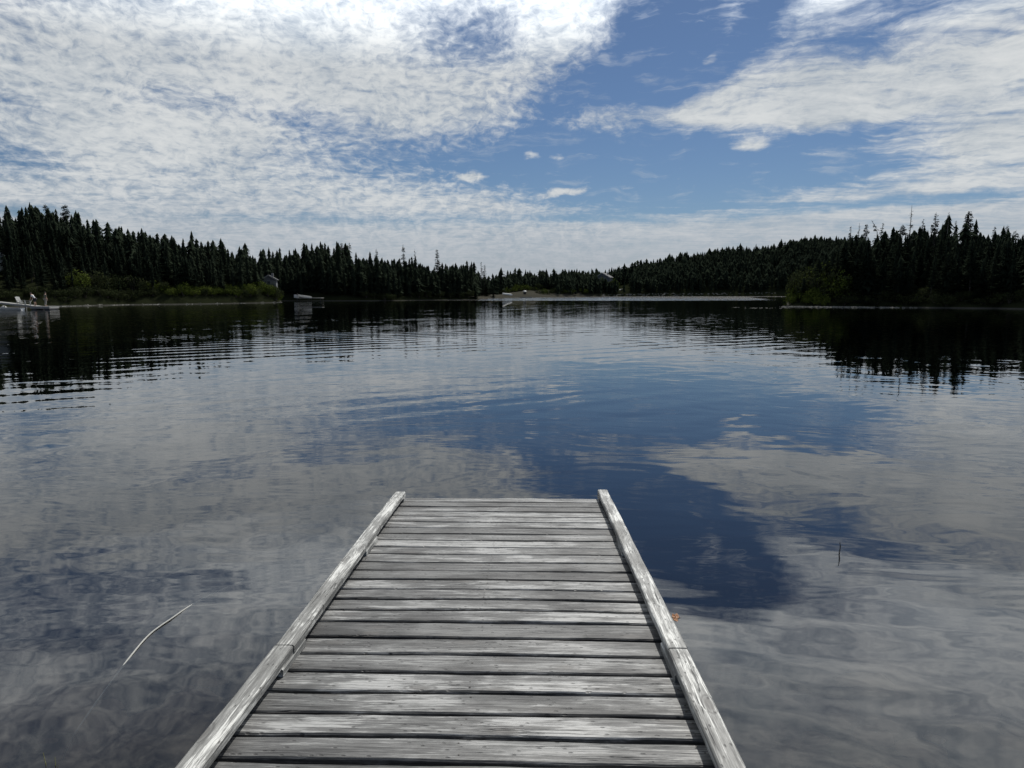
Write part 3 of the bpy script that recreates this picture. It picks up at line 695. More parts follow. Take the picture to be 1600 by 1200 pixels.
snag('dead_spruce', 1494, 344, 362, YR, 'short bare pole with a tiny tuft between two tall spruces', dict(dead=1, twigs=8, tl=.3, tufts=[(.86, 1.0, .4, 26)]), 11)
snag('pointed_spruce', 1515, 331, 366, YR, 'tall full spruce with a sharp pointed tip on the right skyline', dict(twigs=4, tufts=[(.55, 1.02, 1.15, 200)]), 12)
snag('ragged_spruce', 1575, 350, 368, YR, 'forked ragged spruce near the right end of the skyline', dict(twigs=16, tl=.9, tufts=[(.72, .98, .7, 40)]), 13)
snag('ragged_spruce', 1588, 358, 370, YR, 'tufted crooked spruce at the right end of the skyline', dict(twigs=10, tl=.8, tufts=[(.78, .98, .7, 36)]), 14)
snag('ragged_spruce', 1555, 353, 368, YR, 'thin spruce tip left of the forked ragged spruce', dict(twigs=8, tl=.6, tufts=[(.74, 1.0, .5, 44)]), 15)
snag('ragged_spruce', 73, 317, 345, 166, 'tall crooked topped spruce above the left hill skyline', dict(twigs=16, tl=1.2, bend=-.25, tufts=[(.55, .78, 1.3, 70), (.86, .99, .8, 40)]), 16)
snag('ragged_spruce', 43, 324, 345, 164, 'slim spruce left of the crooked topped spruce', dict(twigs=6, tufts=[(.55, 1.02, 1.1, 130)]), 17)
snag('ragged_spruce', 53, 323, 345, 168, 'feathery spruce next to the crooked topped spruce on the left hill', dict(twigs=6, tufts=[(.55, 1.0, 1.2, 120)]), 18)
snag('ragged_spruce', 101, 321, 345, 168, 'sharp tipped spruce right of the crooked topped spruce', dict(twigs=6, tufts=[(.45, 1.02, 1.7, 220)]), 19)
snag('ragged_spruce', 533, 378, 402, 214, 'mushroom topped spruce on the second headland skyline', dict(twigs=4, tufts=[(.78, .98, 1.1, 90)]), 20)
snag('ragged_spruce', 546, 378, 402, 216, 'thin pole spruce with a small round tuft on the second headland', dict(twigs=4, tl=.5, tufts=[(.84, 1.0, .55, 50)]), 21)
snag('ragged_spruce', 588, 388, 410, 216, 'narrow tufted spruce standing alone on the second headland skyline', dict(twigs=4, tufts=[(.70, 1.0, .75, 80)]), 22)
snag('ragged_spruce', 630, 383, 408, 218, 'tallest knobbly spruce in the middle of the second headland', dict(twigs=8, tufts=[(.6, .82, 1.2, 70), (.86, 1.02, .7, 50)]), 23)
snag('ragged_spruce', 648, 388, 408, 219, 'spire like thin spruce beside the tallest knobbly spruce', dict(twigs=14, tl=.5, tufts=[(.66, .95, .7, 50)]), 24)
snag('ragged_spruce', 683, 391, 420, 222, 'tall bushy spruce near the tip of the second headland', dict(twigs=6, tufts=[(.45, 1.02, 1.3, 200)]), 25)
snag('scraggly_spruce', 752, 409, 436, 268, 'tall thin see-through spruce at the left end of the far beach', dict(twigs=40, tl=1.0, tufts=[(.42, 1.0, 1.0, 70)]), 26)
snag('scraggly_spruce', 757, 413, 436, 268, 'second thin see-through spruce at the left end of the far beach', dict(twigs=40, tl=1.0, tufts=[(.42, 1.0, 1.2, 80)]), 27)
# dark clump under them and the point of the second headland
for k, (px, Y, h_, wd) in enumerate([(748, 262, 5.2, 1.2), (754, 264, 6.0, 1.4), (760, 266, 5.6, 1.4), (766, 267, 5.4, 1.3), (771, 268, 4.8, 1.2), (731, 216, 6.5, 1.2), (737, 216, 5.8, 1.3), (742, 215, 4.4, 1.2)]):
    x = U(px)*Y; z = float(height(x, Y)); cm, tm = protos[k % len(protos)]
    lab = ('dark full spruce in the clump at the left end of the far beach', 'spruces at the left end of the far beach') if k < 5 else ('dark spruce at the tip of the second headland', 'spruces at the tip of the second headland')
    t = empty('spruce_tree', (x, Y, z-.1), k*1.1, label=lab[0], cat='tree', group=lab[1]); t.scale = (h_/8*wd, h_/8*wd, h_/8)
    for nm, me in (('crown', cm), ('trunk', tm)):
        o = bpy.data.objects.new(nm, me); C.objects.link(o); o.parent = t

# ------------------------------------------------------------------ shrubs along the water
def shrub_mesh(seed, m_):
    rr = np.random.default_rng(seed); V_ = []; F_ = []
    lobes = [(rr.uniform(-.75, .75), rr.uniform(-.6, .6), rr.uniform(.35, .95), rr.uniform(.35, .62)) for _ in range(9)]
    n = 0
    for (lx_, ly_, lz_, lr) in lobes:
        for _ in range(95):
            d_ = rr.normal(size=3); d_ /= np.linalg.norm(d_); p = np.array([lx_, ly_, lz_])+d_*lr*rr.uniform(.55, 1.05)
            if p[2] < 0: continue
            a = rr.normal(size=3); a /= np.linalg.norm(a); b_ = np.cross(a, d_); b_ /= (np.linalg.norm(b_)+1e-6); s_ = rr.uniform(.04, .085)
            V_ += [p-a*s_, p+b_*s_*.7, p+a*s_*1.2, p-b_*s_*.7]; F_.append([n, n+1, n+2, n+3]); n += 4
    return np_mesh('leaves', np.array(V_), np.array(F_), m_)
stem = MB(); r3 = random.Random(4)
for k in range(7):
    th = r3.uniform(0, 6.28); stem.tube([(0, 0, -.2), (.3*math.cos(th), .3*math.sin(th), .5), (.6*math.cos(th), .5*math.sin(th), 1.0)], [.03, .02, .008], 5)
stem = stem.mesh('stems', BARK)
shr = [shrub_mesh(k, SHR) for k in range(3)]+[shrub_mesh(10+k, SHR2) for k in range(3)]
def shrub(x, y, s_, hz, me, label, group):
    z = float(height(x, y)); t = empty('shrub', (x, y, z-.05), r3.uniform(0, 6.28), label=label, cat='shrub', group=group); t.scale = (s_, s_, s_*hz)
    for nm, m_ in (('leaves', me), ('stems', stem)):
        o = bpy.data.objects.new(nm, m_); C.objects.link(o); o.parent = t
def row(key, a, b_, n, d0, d1, s0, s1, hz, kinds, label, group):
    L = lands[key]
    for k in range(n):
        px = a+(b_-a)*(k+r3.uniform(.1, .9))/n; Y = float(np.interp(px, [q[0] for q in L['ys']], [q[1] for q in L['ys']]))+r3.uniform(d0, d1)
        shrub(U(px)*Y, Y, r3.uniform(s0, s1), hz*r3.uniform(.85, 1.2), shr[r3.choice(kinds)], label, group)
row('left', -60, 95, 20, .8, 3.0, .7, 1.3, .9, [3, 4, 5], 'dark green shrub on the bank behind the gangway and floating dock', 'shrubs behind the floating dock')
row('left', 92, 250, 26, 1.4, 4.0, .8, 1.4, .8, [3, 4, 5, 5], 'dull green leafy shrub on the bank left of the brighter green bushes', 'dull shrubs on the left bank')
row('left', 110, 240, 12, 4.0, 8.0, 1.3, 2.0, 1.2, [0, 3, 4, 5], 'taller leafy shrub under the spruces on the left bank', 'taller shrubs on the left bank')
row('left', 240, 405, 34, 1.6, 5.0, .9, 1.6, 1.0, [0, 1, 2, 0, 4], 'bright yellow green leafy bush in the sunny stretch of the left shore', 'bright bushes on the left shore')
row('left', 400, 436, 15, 1.2, 9.0, 1.1, 1.9, 1.15, [1, 3, 4, 5], 'leafy bush on the point below the grey cabin', 'bushes on the point below the cabin')
row('right', 1233, 1292, 20, .4, 4.0, .8, 1.5, 1.0, [0, 1, 2], 'yellow green bush on the sloping left tip of the right headland', 'bushes on the tip of the right headland')
row('right', 1246, 1312, 22, 2.0, 9.0, 1.6, 2.7, 1.45, [0, 3, 4], 'tall green bush climbing the slope behind the headland tip', 'tall bushes on the right headland')
row('right', 1296, 1620, 34, .5, 2.4, .8, 1.5, .85, [3, 4, 5], 'dark low bush in the shade under the spruces of the right headland', 'dark bushes under the right headland')
row('right', 1350, 1408, 7, -.2, .6, .5, .8, .45, [1, 3], 'low pale green bush at the waterline below the right headland', 'low waterline bushes on the right')
row('mid', 560, 735, 12, .6, 2.5, 1.0, 1.8, .9, [3, 4, 5], 'dark low bush at the foot of the second headland', 'bushes along the second headland')
row('far', 780, 935, 26, 36, 44, 1.6, 2.8, .9, [0, 3, 4, 2], 'green bush between the far beach and the forest', 'bushes behind the far beach')
row('far', 840, 940, 14, 5, 16, 1.8, 2.8, .8, [0, 3, 4], 'green bush close to the water on the far shore', 'bushes on the far waterline')
row('far', 942, 964, 5, 10, 20, 3.0, 4.2, 1.5, [2, 4], 'pale olive leafy tree beside the far house', 'olive trees beside the far house')

# stones along the shores
def stones(name, pts, label):
    mb = MB()
    for (x, y, z, r__) in pts: mb.blob((x, y, z), (r__*random.uniform(.8, 1.6), r__*random.uniform(.7, 1.2), r__*random.uniform(.4, .7)), n=7, m=4, jit=.22)
    o = mb.build(name, STONE); tagit(o, label, 'stones', kind='stuff')
STONE = plain('pale_shore_stone', (.20, .195, .175), .9, .5, 1.2, spec=0.0)
random.seed(21)
pp = []
for k in range(900):
    px = random.uniform(88, 440); Y = float(np.interp(px, [q[0] for q in lands['left']['ys']], [q[1] for q in lands['left']['ys']]))+random.uniform(-.4, .5)
    pp.append((U(px)*Y, Y, min(.14, max(.0, float(height(U(px)*Y, Y)))), random.uniform(.05, .15)))
stones('shore_stones', pp, 'pale stones and gravel lining the waterline of the left shore')
pp = []
for k in range(420):
    px = random.triangular(1215, 1440, 1250); Y = (103.5-(px-1231)*.035) + random.uniform(-.9, .9)
    pp.append((U(px)*Y, Y, random.uniform(-.03, .05), random.uniform(.05, .16)))
for (a, b_, yy_, n) in ((1160, 1236, 481.5, 60), (1138, 1165, 480.4, 14)):
    for k in range(n):
        px = random.uniform(a, b_); p = wat(px, yy_+random.uniform(-.6, .6)); pp.append((p.x, p.y, -.03, random.uniform(.04, .12)))
stones('shallow_stones', pp, 'line of low wet stones just breaking the water below the right headland')
pp = []
for k in range(300):
    px = random.uniform(940, 1236); Y = float(np.interp(px, [q[0] for q in lands['far']['ys']], [q[1] for q in lands['far']['ys']]))+random.uniform(-.5, 2.5)
    pp.append((U(px)*Y, Y, max(0, float(height(U(px)*Y, Y))), random.uniform(.15, .5)))
stones('far_shore_stones', pp, 'thin line of stones along the distant shore')
mb = MB(); 
for k in range(150):
    x = random.uniform(-4.6, -1.5); y = random.uniform(1.2, 5.5); z = float(height(x, y)); s_ = random.uniform(.06, .24)
    mb.blob((x, y, z-.02), (s_*random.uniform(.9, 1.5), s_, s_*.45), n=9, m=6, jit=.12)
for k in range(90):
    x = random.uniform(.9, 4.0); y = random.uniform(1.2, 5.5); z = float(height(x, y)); s_ = random.uniform(.05, .18)
    mb.blob((x, y, z-.02), (s_*random.uniform(.9, 1.5), s_, s_*.45), n=9, m=6, jit=.12)
m, q = mat('brown_lakebed_stone'); p = q.node('ShaderNodeNewGeometry').outputs['Position']
finish(q, q.mix(q.noise(p, 3, 5), (.07, .055, .045), (.38, .26, .18)), .8)
o = mb.build('lakebed_stones', m, smooth=True); tagit(o, 'brown stones lying on the lake bed in the shallows beside the jetty', 'stones', kind='stuff')

# ------------------------------------------------------------------ small things on the shores
WHITE = plain('white_paint', (.62, .62, .60), .45, .12)
GREY = plain('grey_boards', (.22, .22, .215), .8, .3)
PALE = plain('pale_boards', (.42, .42, .40), .8, .25)
DARK = plain('dark_plastic', (.03, .03, .032), .5)
CLAD = plain('grey_clapboard', (.11, .115, .125), .8, .2)
ROOFM = plain('charcoal_shingles', (.07, .07, .075), .85, .3)
m, q = mat('window_glass'); finish(q, (.03, .04, .05), .06, spec=.8); GLASS = m
def hull_mesh(L_, W_, H_, th=.03, bow=.55):
    n = 14; vs = []; fs = []
    def section(f, inset):
        w_ = W_/2*(1-max(0, (f-bow)/(1-bow))**2.2)*(.86+.14*min(1, f*4))-inset
        w_ = max(w_, .006); sheer = H_*(1+.28*f**2.5); z0 = inset+H_*.22*max(0, (f-.75)/.25)**2
        return [(-w_, sheer), (-w_*.93, sheer*.5+z0*.5), (-w_*.62, z0+.06*H_), (0, z0), (w_*.62, z0+.06*H_), (w_*.93, sheer*.5+z0*.5), (w_, sheer)]
    for inset in (0, th):
        for i_ in range(n+1):
            f = i_/n; fx = min(f, 1-inset/L_) if inset else f; fx = max(fx, inset/L_) if inset else fx
            for (y_, z_) in section(f, inset): vs.append((fx*L_-L_/2, y_, z_))
    k = 7; off = (n+1)*k
    for i_ in range(n):
        for j in range(k-1):
            a = i_*k+j; fs.append((a, a+k, a+k+1, a+1)); fs.append((off+a, off+a+1, off+a+k+1, off+a+k))
        for j in (0, k-1):
            a = i_*k+j; fs.append((a, off+a, off+a+k, a+k))
    for j in range(k-1): fs.append((j, j+1, off+j+1, off+j))
    return vs, fs
def boat(loc, rz, L_, W_, H_, label, name='rowing_boat', cat='boat', tilt=(0, 0), motor=False, flip=False, m_=None, group=None):
    t = empty(name, loc, rz, label=label, cat=cat, group=group); t.rotation_euler = (tilt[0]+(math.pi if flip else 0), tilt[1], rz)
    mb = MB(); mb.add(*hull_mesh(L_, W_, H_)); mb.build('hull', m_ or WHITE, t, smooth=True)
    for f in (-.28, .05, .3):
        mb = MB(); mb.box((f*L_, 0, H_*.68), (.2, W_*(.78 if f < .2 else .6), .03)); mb.build('seat', PALE, t)
    mb = MB()
    for sg in (-1, 1):
        pts_ = [((i_/10-.5)*L_, sg*max(.01, W_/2*(1-max(0, (i_/10-.55)/.45)**2.2)*(.86+.14*min(1, i_/10*4))), H_*(1+.28*(i_/10)**2.5)) for i_ in range(11)]
        mb.tube(pts_, .022, 5)
    mb.build('gunwale', GREY, t)
    if motor:
        mb = MB(); mb.box((-L_/2-.12, 0, H_+.12), (.26, .22, .34), taper=.75); mb.box((-L_/2-.12, 0, H_*.3), (.1, .07, .7)); mb.build('outboard_motor', DARK, t)
    return t
def house(loc, rz, w_, d_, h_, rise, label, wins, name='house', clad=CLAD, trim=None):
    """gable end towards -Y; wins: (x, z, width, height) on the gable wall"""
    t = empty(name, loc, rz, label=label, cat='house')
    mb = MB(); hw = w_/2
    mb.add([(-hw, 0, -1.5), (hw, 0, -1.5), (hw, 0, h_), (0, 0, h_+rise), (-hw, 0, h_), (-hw, d_, -1.5), (hw, d_, -1.5), (hw, d_, h_), (0, d_, h_+rise), (-hw, d_, h_)],
           [(0, 1, 2, 3, 4), (9, 8, 7, 6, 5), (1, 6, 7, 2), (5, 0, 4, 9), (2, 7, 8, 3), (9, 4, 3, 8), (0, 5, 6, 1)])
    mb.build('wall', clad, t)
    mb = MB(); ov = .35; sl_ = math.atan2(rise, hw); ln = math.hypot(rise, hw)+ov
    for sg in (-1, 1):
        rot = Matrix.Rotation(sg*sl_, 3, 'Y'); c = rot @ Vector((sg*ln/2, 0, .09))+Vector((0, d_/2, h_+rise))
        mb.box(c, (ln, d_+2*ov, .12), rot)
    mb.build('roof', ROOFM, t)
    mb = MB()
    for sg in (-1, 1):
        rot = Matrix.Rotation(sg*sl_, 3, 'Y'); c = rot @ Vector((sg*ln/2, 0, -.04))+Vector((0, -ov-.02, h_+rise)); mb.box(c, (ln, .06, .16), rot)
    mb.build('fascia', trim or WHITE, t)
    for (x_, z_, ww, wh) in wins:
        mb = MB()
        for (cx, cz, sx_, sz_) in ((x_, z_+wh/2, ww+.16, .09), (x_, z_-wh/2, ww+.16, .09), (x_-ww/2-.04, z_, .09, wh-.09), (x_+ww/2+.04, z_, .09, wh-.09), (x_, z_, .05, wh-.09)):
            mb.box((cx, -.03, cz), (sx_, .07, sz_))
        fr_ = mb.build('window', trim or WHITE, t)
        mb = MB(); mb.box((x_, -.012, z_), (ww, .02, wh-.09)); mb.build('pane', GLASS, fr_)
    mb = MB(); mb.box((w_*.22, d_*.6, h_+rise*.9), (.5, .5, 1.3)); mb.build('chimney', GREY, t)
    return t
p = at(420, 455, 162)
house((p.x, 162, 2.2), R(14), 3.3, 4.5, 2.9, .9, 'small grey cabin with tall windows half hidden in the trees on the left shore', [(-.8, 1.6, .6, 1.9), (.1, 1.6, .6, 1.9), (1.0, 1.6, .6, 1.9)], 'cabin', trim=GREY)
p = at(941, 437, 425)
house((p.x, 425, p.z-1.6), R(-22), 9, 9, 3.0, 2.6, 'distant grey house with a gable roof rising above the far forest', [(-2, 1.8, 1.2, 1.3), (1.5, 1.8, 1.2, 1.3)])
p = at(-14, 424, 118)
house((p.x, 118, p.z-1.0), R(35), 7, 8, 2.9, 2.0, 'house with pale eaves cut off by the left edge of the photo', [(-1.8, 1.6, 1.1, 1.2), (1.8, 1.6, 1.1, 1.2)], clad=PALE)

# swimming platform, ramp, chairs, canoe at the far left
Yp = 86.0; zp = .42
x0, x1 = U(53)*Yp, U(82)*Yp
t = empty('floating_dock', ((x0+x1)/2, Yp, 0), R(4), label='small grey floating dock with two people standing on it', cat='dock')
mb = MB()
for k in range(14): mb.box((0, -.9+k*.15, zp-.02), (x1-x0, .135, .035))
mb.build('deck', GREY, t)
mb = MB(); mb.box((0, .08, zp-.16), (x1-x0-.02, 2.05, .20)); mb.build('frame', GREY, t)
for sg in (-1, 1):
    mb = MB(); mb.box((sg*(x1-x0)*.33, .08, .04), (.6, 1.9, .30)); mb.build('float', DARK, t)
xa = U(-45)*Yp; xb = x0-.03
t = empty('gangway', ((xa+xb)/2, Yp+.6, 0), 0, label='long pale wooden gangway sloping down from the left edge to the floating dock', cat='gangway')
za, zb_ = at(-45, 468, Yp).z, zp
ang = math.atan2(za-zb_, xb-xa); Lg = math.hypot(xb-xa, za-zb_)
for nm, parts_, m_ in (('deck', [((0, 0, 0), (Lg, 1.3, .05))], GREY), ('side_beam', [((0, -.66, -.08), (Lg, .05, .2))], GREY), ('side_beam', [((0, .66, -.08), (Lg, .05, .2))], GREY)):
    mb = MB(); rot = Matrix.Rotation(ang, 3, 'Y')
    for c, s_ in parts_: mb.box(rot @ Vector(c)+Vector((0, 0, (za+zb_)/2)), s_, rot)
    mb.build(nm, m_, t)
for sx_ in (-.42, -.1, .25):
    mb = MB()
    for sg in (-.6, .6): mb.box((sx_*(xb-xa), sg, -.2), (.1, .1, 1.2-sx_*.3))
    mb.build('leg', GREY, t)
def chair(px, Y, z, rz, label):
    t = empty('deck_chair', (at(px, 478, Y).x, Y, z), rz, label=label, cat='chair')
    rb = Matrix.Rotation(R(-28), 3, 'X')
    mb = MB(); [mb.box(rb @ Vector(((k-2)*.11, 0, .42))+Vector((0, .22, .28)), (.09, .022, .82-.04*abs(k-2)), rb) for k in range(5)]; mb.build('backrest', WHITE, t)
    rs = Matrix.Rotation(R(8), 3, 'X')
    mb = MB(); [mb.box(rs @ Vector((0, -.24+k*.1, 0))+Vector((0, 0, .34)), (.54, .085, .022), rs) for k in range(5)]; mb.build('seat', WHITE, t)
    for sg in (-1, 1):
        mb = MB(); mb.box((sg*.32, 0, .56), (.11, .62, .022)); mb.build('armrest', WHITE, t)
        for yy_ in (-.26, .24): mb = MB(); mb.box((sg*.30, yy_, .27), (.04, .08, .55)); mb.build('leg', WHITE, t)
WHITE_, WHITE = WHITE, PALE
chair(33, Yp+.2, .58, R(70), 'white slatted deck chair on the gangway, the one nearer the left edge')
chair(44, Yp+.2, .50, R(-60), 'white slatted deck chair on the gangway, right beside the floating dock')
WHITE = WHITE_
p = wat(16, 484.3)
boat((p.x, p.y, -.02), R(172), 3.4, .8, .26, 'white canoe lying low on the water beside the gangway', 'canoe')
p = at(5, 470, 94); t = empty('barbecue', (p.x, 94, float(height(p.x, 94))), 0, label='round pale covered barbecue on the bank at the left edge', cat='barbecue')
mb = MB(); mb.blob((0, 0, .95), (.34, .34, .30), n=12, m=8); mb.build('cover', PALE, t, smooth=True)
for k in range(3): mb = MB(); mb.tube([(0, 0, .8), (.3*math.cos(k*2.1), .3*math.sin(k*2.1), -.1)], .02, 6); mb.build('leg', DARK, t)

# ------------------------------------------------------------------ people
def skin_obj(name, joints, edges, m_, parent, root=None, sub=2):
    names = list(joints); idx = {n_: i_ for i_, n_ in enumerate(names)}
    es = [(idx[a], idx[b_]) for a, b_ in edges if a in idx and b_ in idx]
    me = bpy.data.meshes.new(name); me.from_pydata([joints[n_][0] for n_ in names], es, []); me.update()
    o = bpy.data.objects.new(name, me); C.objects.link(o); me.materials.append(m_)
    o.modifiers.new('skin', 'SKIN'); o.modifiers['skin'].use_smooth_shade = True
    if not me.skin_vertices: me.skin_vertices.new() if hasattr(me.skin_vertices, 'new') else None
    sv = me.skin_vertices[0].data
    for n_ in names: sv[idx[n_]].radius = joints[n_][1] if hasattr(joints[n_][1], '__len__') else (joints[n_][1],)*2
    sv[idx[root or names[0]]].use_root = True
    s_ = o.modifiers.new('sub', 'SUBSURF'); s_.levels = sub; s_.render_levels = sub
    o.parent = parent; return o
SKIN = plain('skin', (.42, .27, .20), .6, .05); HAIR = plain('dark_hair', (.03, .022, .018), .7)
def person(loc, rz, H, label, bend, shirt, trousers, shorts, arms, stance=.10):
    t = empty('person', loc, rz, label=label, cat='person')
    k = H/1.75
    def tb(y_, z_):                                  # rotate the upper body about the hips
        dz_ = z_-.93; return (y_*math.cos(bend)-dz_*math.sin(bend), .93+dz_*math.cos(bend)+y_*math.sin(bend))
    J = {}
    def up(n_, x_, y_, z_, r__): a, b_ = tb(y_, z_); J[n_] = ((x_*k, a*k, b_*k), tuple(q_*k for q_ in r__) if hasattr(r__, '__len__') else r__*k)
    def lo(n_, x_, y_, z_, r__): J[n_] = ((x_*k, y_*k, z_*k), r__*k)
    up('pelvis', 0, 0, .95, (.15, .11)); up('waist', 0, 0, 1.10, (.135, .10)); up('chest', 0, 0, 1.30, (.165, .115)); up('collar', 0, .01, 1.44, (.10, .08)); up('neck', 0, -.005, 1.52, .055)
    up('jaw', 0, -.03, 1.58, (.062, .07)); up('head', 0, -.01, 1.66, (.08, .095)); up('crown', 0, .0, 1.73, (.06, .07))
    for sg, nm in ((-1, 'l'), (1, 'r')):
        up('sh'+nm, sg*.17, 0, 1.41, .062)
        ex, ey, ez, wx, wy, wz = arms[0 if sg < 0 else 1]
        up('el'+nm, sg*ex, ey, ez, .042); up('wr'+nm, sg*wx, wy, wz, .028)
        dv = Vector((sg*(wx-ex), wy-ey, wz-ez)).normalized()
        base = Vector((sg*wx, wy, wz)); palm = base+dv*.07
        up('pa'+nm, *palm, (.036, .018))
        for f_, (o_, ln_) in enumerate(((-.03, .060), (-.011, .075), (.010, .080), (.028, .070))):
            a = palm+dv*.04+Vector((0, o_, 0)); b_ = a+dv*ln_+Vector((-sg*.015, 0, 0))
            up('f%d%s' % (f_, nm), *a, .009); up('g%d%s' % (f_, nm), *b_, .007)
        a = base+dv*.03+Vector((0, -.035, 0)); up('th'+nm, *a, .011); up('ti'+nm, *(a+dv*.04+Vector((0, -.02, 0))), .008)
        lo('hi'+nm, sg*.09, 0, .88, .09); lo('kn'+nm, sg*(.09+stance*.3), -.03, .50, .058); lo('ca'+nm, sg*(.09+stance*.45), .0, .36, .052); lo('an'+nm, sg*(.09+stance*.6), .02, .09, .035); lo('to'+nm, sg*(.10+stance*.7), -.14, .035, .034)
    E = [('pelvis', 'waist'), ('waist', 'chest'), ('chest', 'collar'), ('collar', 'neck'), ('neck', 'jaw'), ('jaw', 'head'), ('head', 'crown')]
    for nm in 'lr':
        E += [('collar', 'sh'+nm), ('sh'+nm, 'el'+nm), ('el'+nm, 'wr'+nm), ('wr'+nm, 'pa'+nm), ('wr'+nm, 'th'+nm), ('th'+nm, 'ti'+nm), ('pelvis', 'hi'+nm), ('hi'+nm, 'kn'+nm), ('kn'+nm, 'ca'+nm), ('ca'+nm, 'an'+nm), ('an'+nm, 'to'+nm)]
        for f_ in range(4): E += [('pa'+nm, 'f%d%s' % (f_, nm)), ('f%d%s' % (f_, nm), 'g%d%s' % (f_, nm))]
    skin_obj('body', J, E, SKIN, t, 'pelvis', 1)
    grow = lambda n_, g_: (J[n_][0], tuple(a*g_+.012 for a in (J[n_][1] if hasattr(J[n_][1], '__len__') else (J[n_][1],)*2)))
    TS = {n_: grow(n_, 1.06) for n_ in ('waist', 'pelvis', 'chest', 'collar', 'shl', 'shr')}
    for nm in 'lr':
        a, b_ = Vector(J['sh'+nm][0]), Vector(J['el'+nm][0]); TS['el'+nm] = (tuple(a.lerp(b_, .8)), (.056*k,)*2)
    skin_obj('shirt', TS, E, shirt, t, 'waist', 1)
    TR = {n_: grow(n_, 1.08) for n_ in ('pelvis', 'hil', 'hir', 'knl', 'knr')}
    if not shorts:
        for nm in 'lr': TR['ca'+nm] = grow('ca'+nm, 1.1); TR['an'+nm] = (tuple(Vector(J['an'+nm][0])+Vector((0, 0, .03))), (.05*k,)*2)
    skin_obj('trousers', TR, E, trousers, t, 'pelvis', 1)
    hx = Vector(J['head'][0])+Vector((0, .02, .035)); hh = MB(); hh.blob(tuple(hx), (.092*k, .105*k, .095*k), n=12, m=8); hh.build('hair', HAIR, t, smooth=True)
    for sg in (-1, 1):
        a, b_ = tb(-.098, 1.65); mb = MB(); mb.blob((sg*.03*k, a*k, b_*k), (.011, .008, .008), n=8, m=5); mb.build('eye', DARK, t)
    return t
WSH = plain('white_shirt', (.70, .70, .72), .8, .08); NAVY = plain('navy_trousers', (.02, .022, .035), .8); OLV = plain('olive_grey_top', (.12, .12, .095), .8, .3); KHA = plain('pale_trousers', (.30, .28, .25), .8, .15)
arm_rel = (.22, -.02, 1.12, .24, -.10, .88)
person((at(57, 478, Yp).x, Yp-.2, zp), R(-75), 1.78, 'person in a white shirt and dark trousers bending forward on the floating dock', R(33), WSH, NAVY, True, ((.20, -.16, 1.20, .18, -.34, 1.05), (.20, -.18, 1.22, .17, -.38, 1.10)), .2)
person((at(73.3, 478, Yp).x, Yp-.2, zp), R(150), 1.70, 'person in an olive top and pale trousers standing upright on the floating dock', R(3), OLV, KHA, False, (arm_rel, (.25, -.04, 1.14, .16, -.20, 1.02)), .05)

# hauled-out boats and floats
Yq = 175.0; p = at(474, 465, Yq)
t = empty('landing_stage', (p.x+1.6, Yq-.4, 0), 0, label='thin low landing stage above the dark water below the second headland', cat='landing stage')
mb = MB(); mb.box((0, .6, .78), (6.4, 2.4, .07)); mb.build('deck', PALE, t)
for a_ in (-2.9, 0, 2.9):
    for b_ in (-.4, 1.6): mb = MB(); mb.box((a_, b_, .0), (.12, .12, 1.5)); mb.build('post', DARK, t)
boat((p.x+.2, Yq+.4, .86), R(-8), 3.6, 1.2, .42, 'white open motorboat resting on the low landing stage under the second headland', motor=True, tilt=(R(8), R(8)), name='motorboat')
t = empty('storage_box', (at(463, 462, Yq+.9).x, Yq+.9, .82), R(10), label='white storage box beside the motorboat under the second headland', cat='box')
mb = MB(); mb.box((0, 0, .35), (1.1, .7, .7), taper=.94); mb.build('box_body', WHITE, t); mb = MB(); mb.box((0, 0, .74), (1.18, .78, .08), taper=.95); mb.build('lid', WHITE, t)
Yb = 296.0
def gz_at(px, Y): return float(height(U(px)*Y, Y))
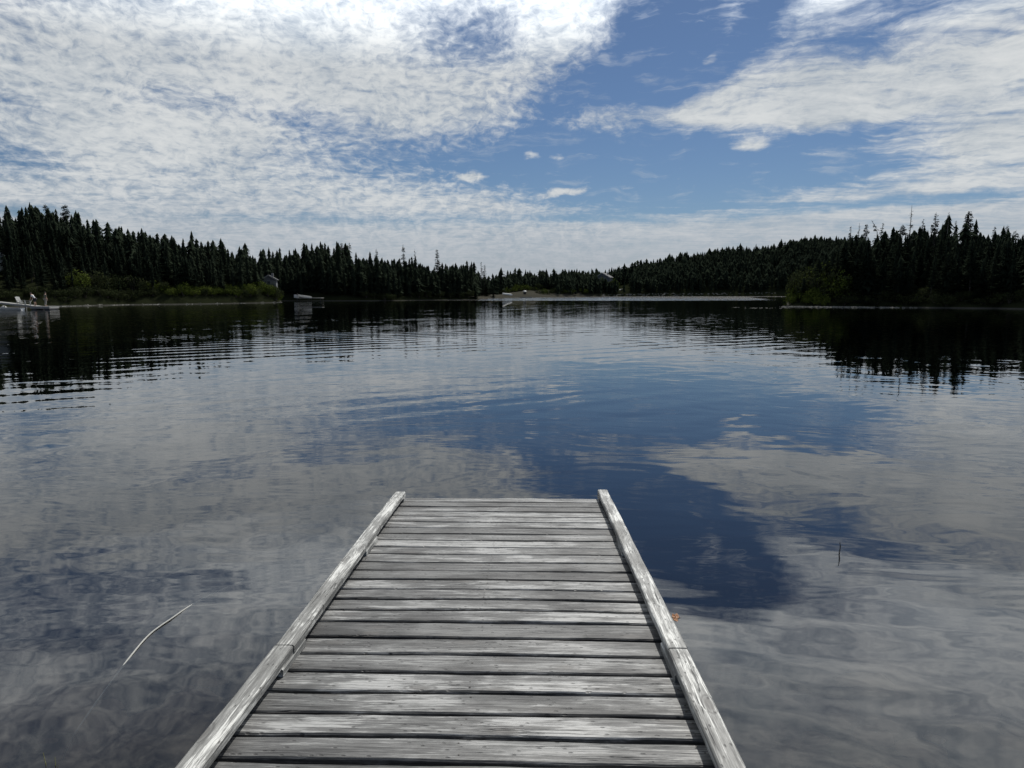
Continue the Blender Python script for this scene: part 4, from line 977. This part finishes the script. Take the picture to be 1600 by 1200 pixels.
boat((U(793)*Yb, Yb+6, gz_at(793, Yb+6)+.75), R(-20), 4.4, 1.5, .6, 'white boat lying upside down on the sloping far beach', tilt=(0, R(6)), flip=True)
p = wat(812, 464.9); t = empty('floating_dock', (p.x, p.y, 0), R(3), label='thin pale dock strip running along the water in front of the far beach', cat='dock')
mb = MB(); mb.box((0, 0, .28), (11, 1.2, .08)); mb.build('deck', GREY, t); mb = MB(); mb.box((0, 0, .1), (10.6, 1.0, .26)); mb.build('float', DARK, t)
px = 820; Y_ = 318; t = empty('shelter', (U(px)*Y_, Y_, gz_at(px, Y_)), 0, label='small dark shelter with a rounded white top on the far beach', cat='shelter')
mb = MB(); mb.box((0, 0, .55), (1.2, 1.2, 1.1)); mb.build('base', DARK, t)
mb = MB(); mb.blob((0, 0, 1.12), (.85, .85, .42), n=12, m=8); mb.build('canopy', WHITE, t, smooth=True)
px = 951; Y_ = 398; boat((U(px)*Y_, Y_+3, gz_at(px, Y_+3)+.2), R(25), 4.6, 1.7, .8, 'white boat pulled up on the far shore below the distant house', tilt=(R(10), 0))
px = 971.5; Y_ = 402; boat((U(px)*Y_, Y_+3, gz_at(px, Y_+3)+.2), R(60), 3.2, 1.2, .6, 'smaller grey boat pulled up to the right of the white boat on the far shore', m_=PALE, tilt=(R(6), 0))
px = 947; t = empty('covered_boat', (U(px)*402, 404, gz_at(px, 404)), R(20), label='white arched boat cover just left of the white boat on the far shore', cat='boat cover')
mb = MB(); vs = []; 
for i_ in range(9):
    th = math.pi*i_/8
    for yy_ in (-1.3, 1.3): vs.append((1.1*math.cos(th), yy_, 1.7*math.sin(th)))
mb.add(vs, [(2*i_, 2*i_+1, 2*i_+3, 2*i_+2) for i_ in range(8)]); o = mb.build('cover', WHITE, t, smooth=True); s_ = o.modifiers.new('solid', 'SOLIDIFY'); s_.thickness = .05
mb = MB(); [mb.box((x_, y_, .2), (.07, .07, .5)) for x_ in (-1.05, 1.05) for y_ in (-1.2, 1.2)]; mb.build('frame', GREY, t)
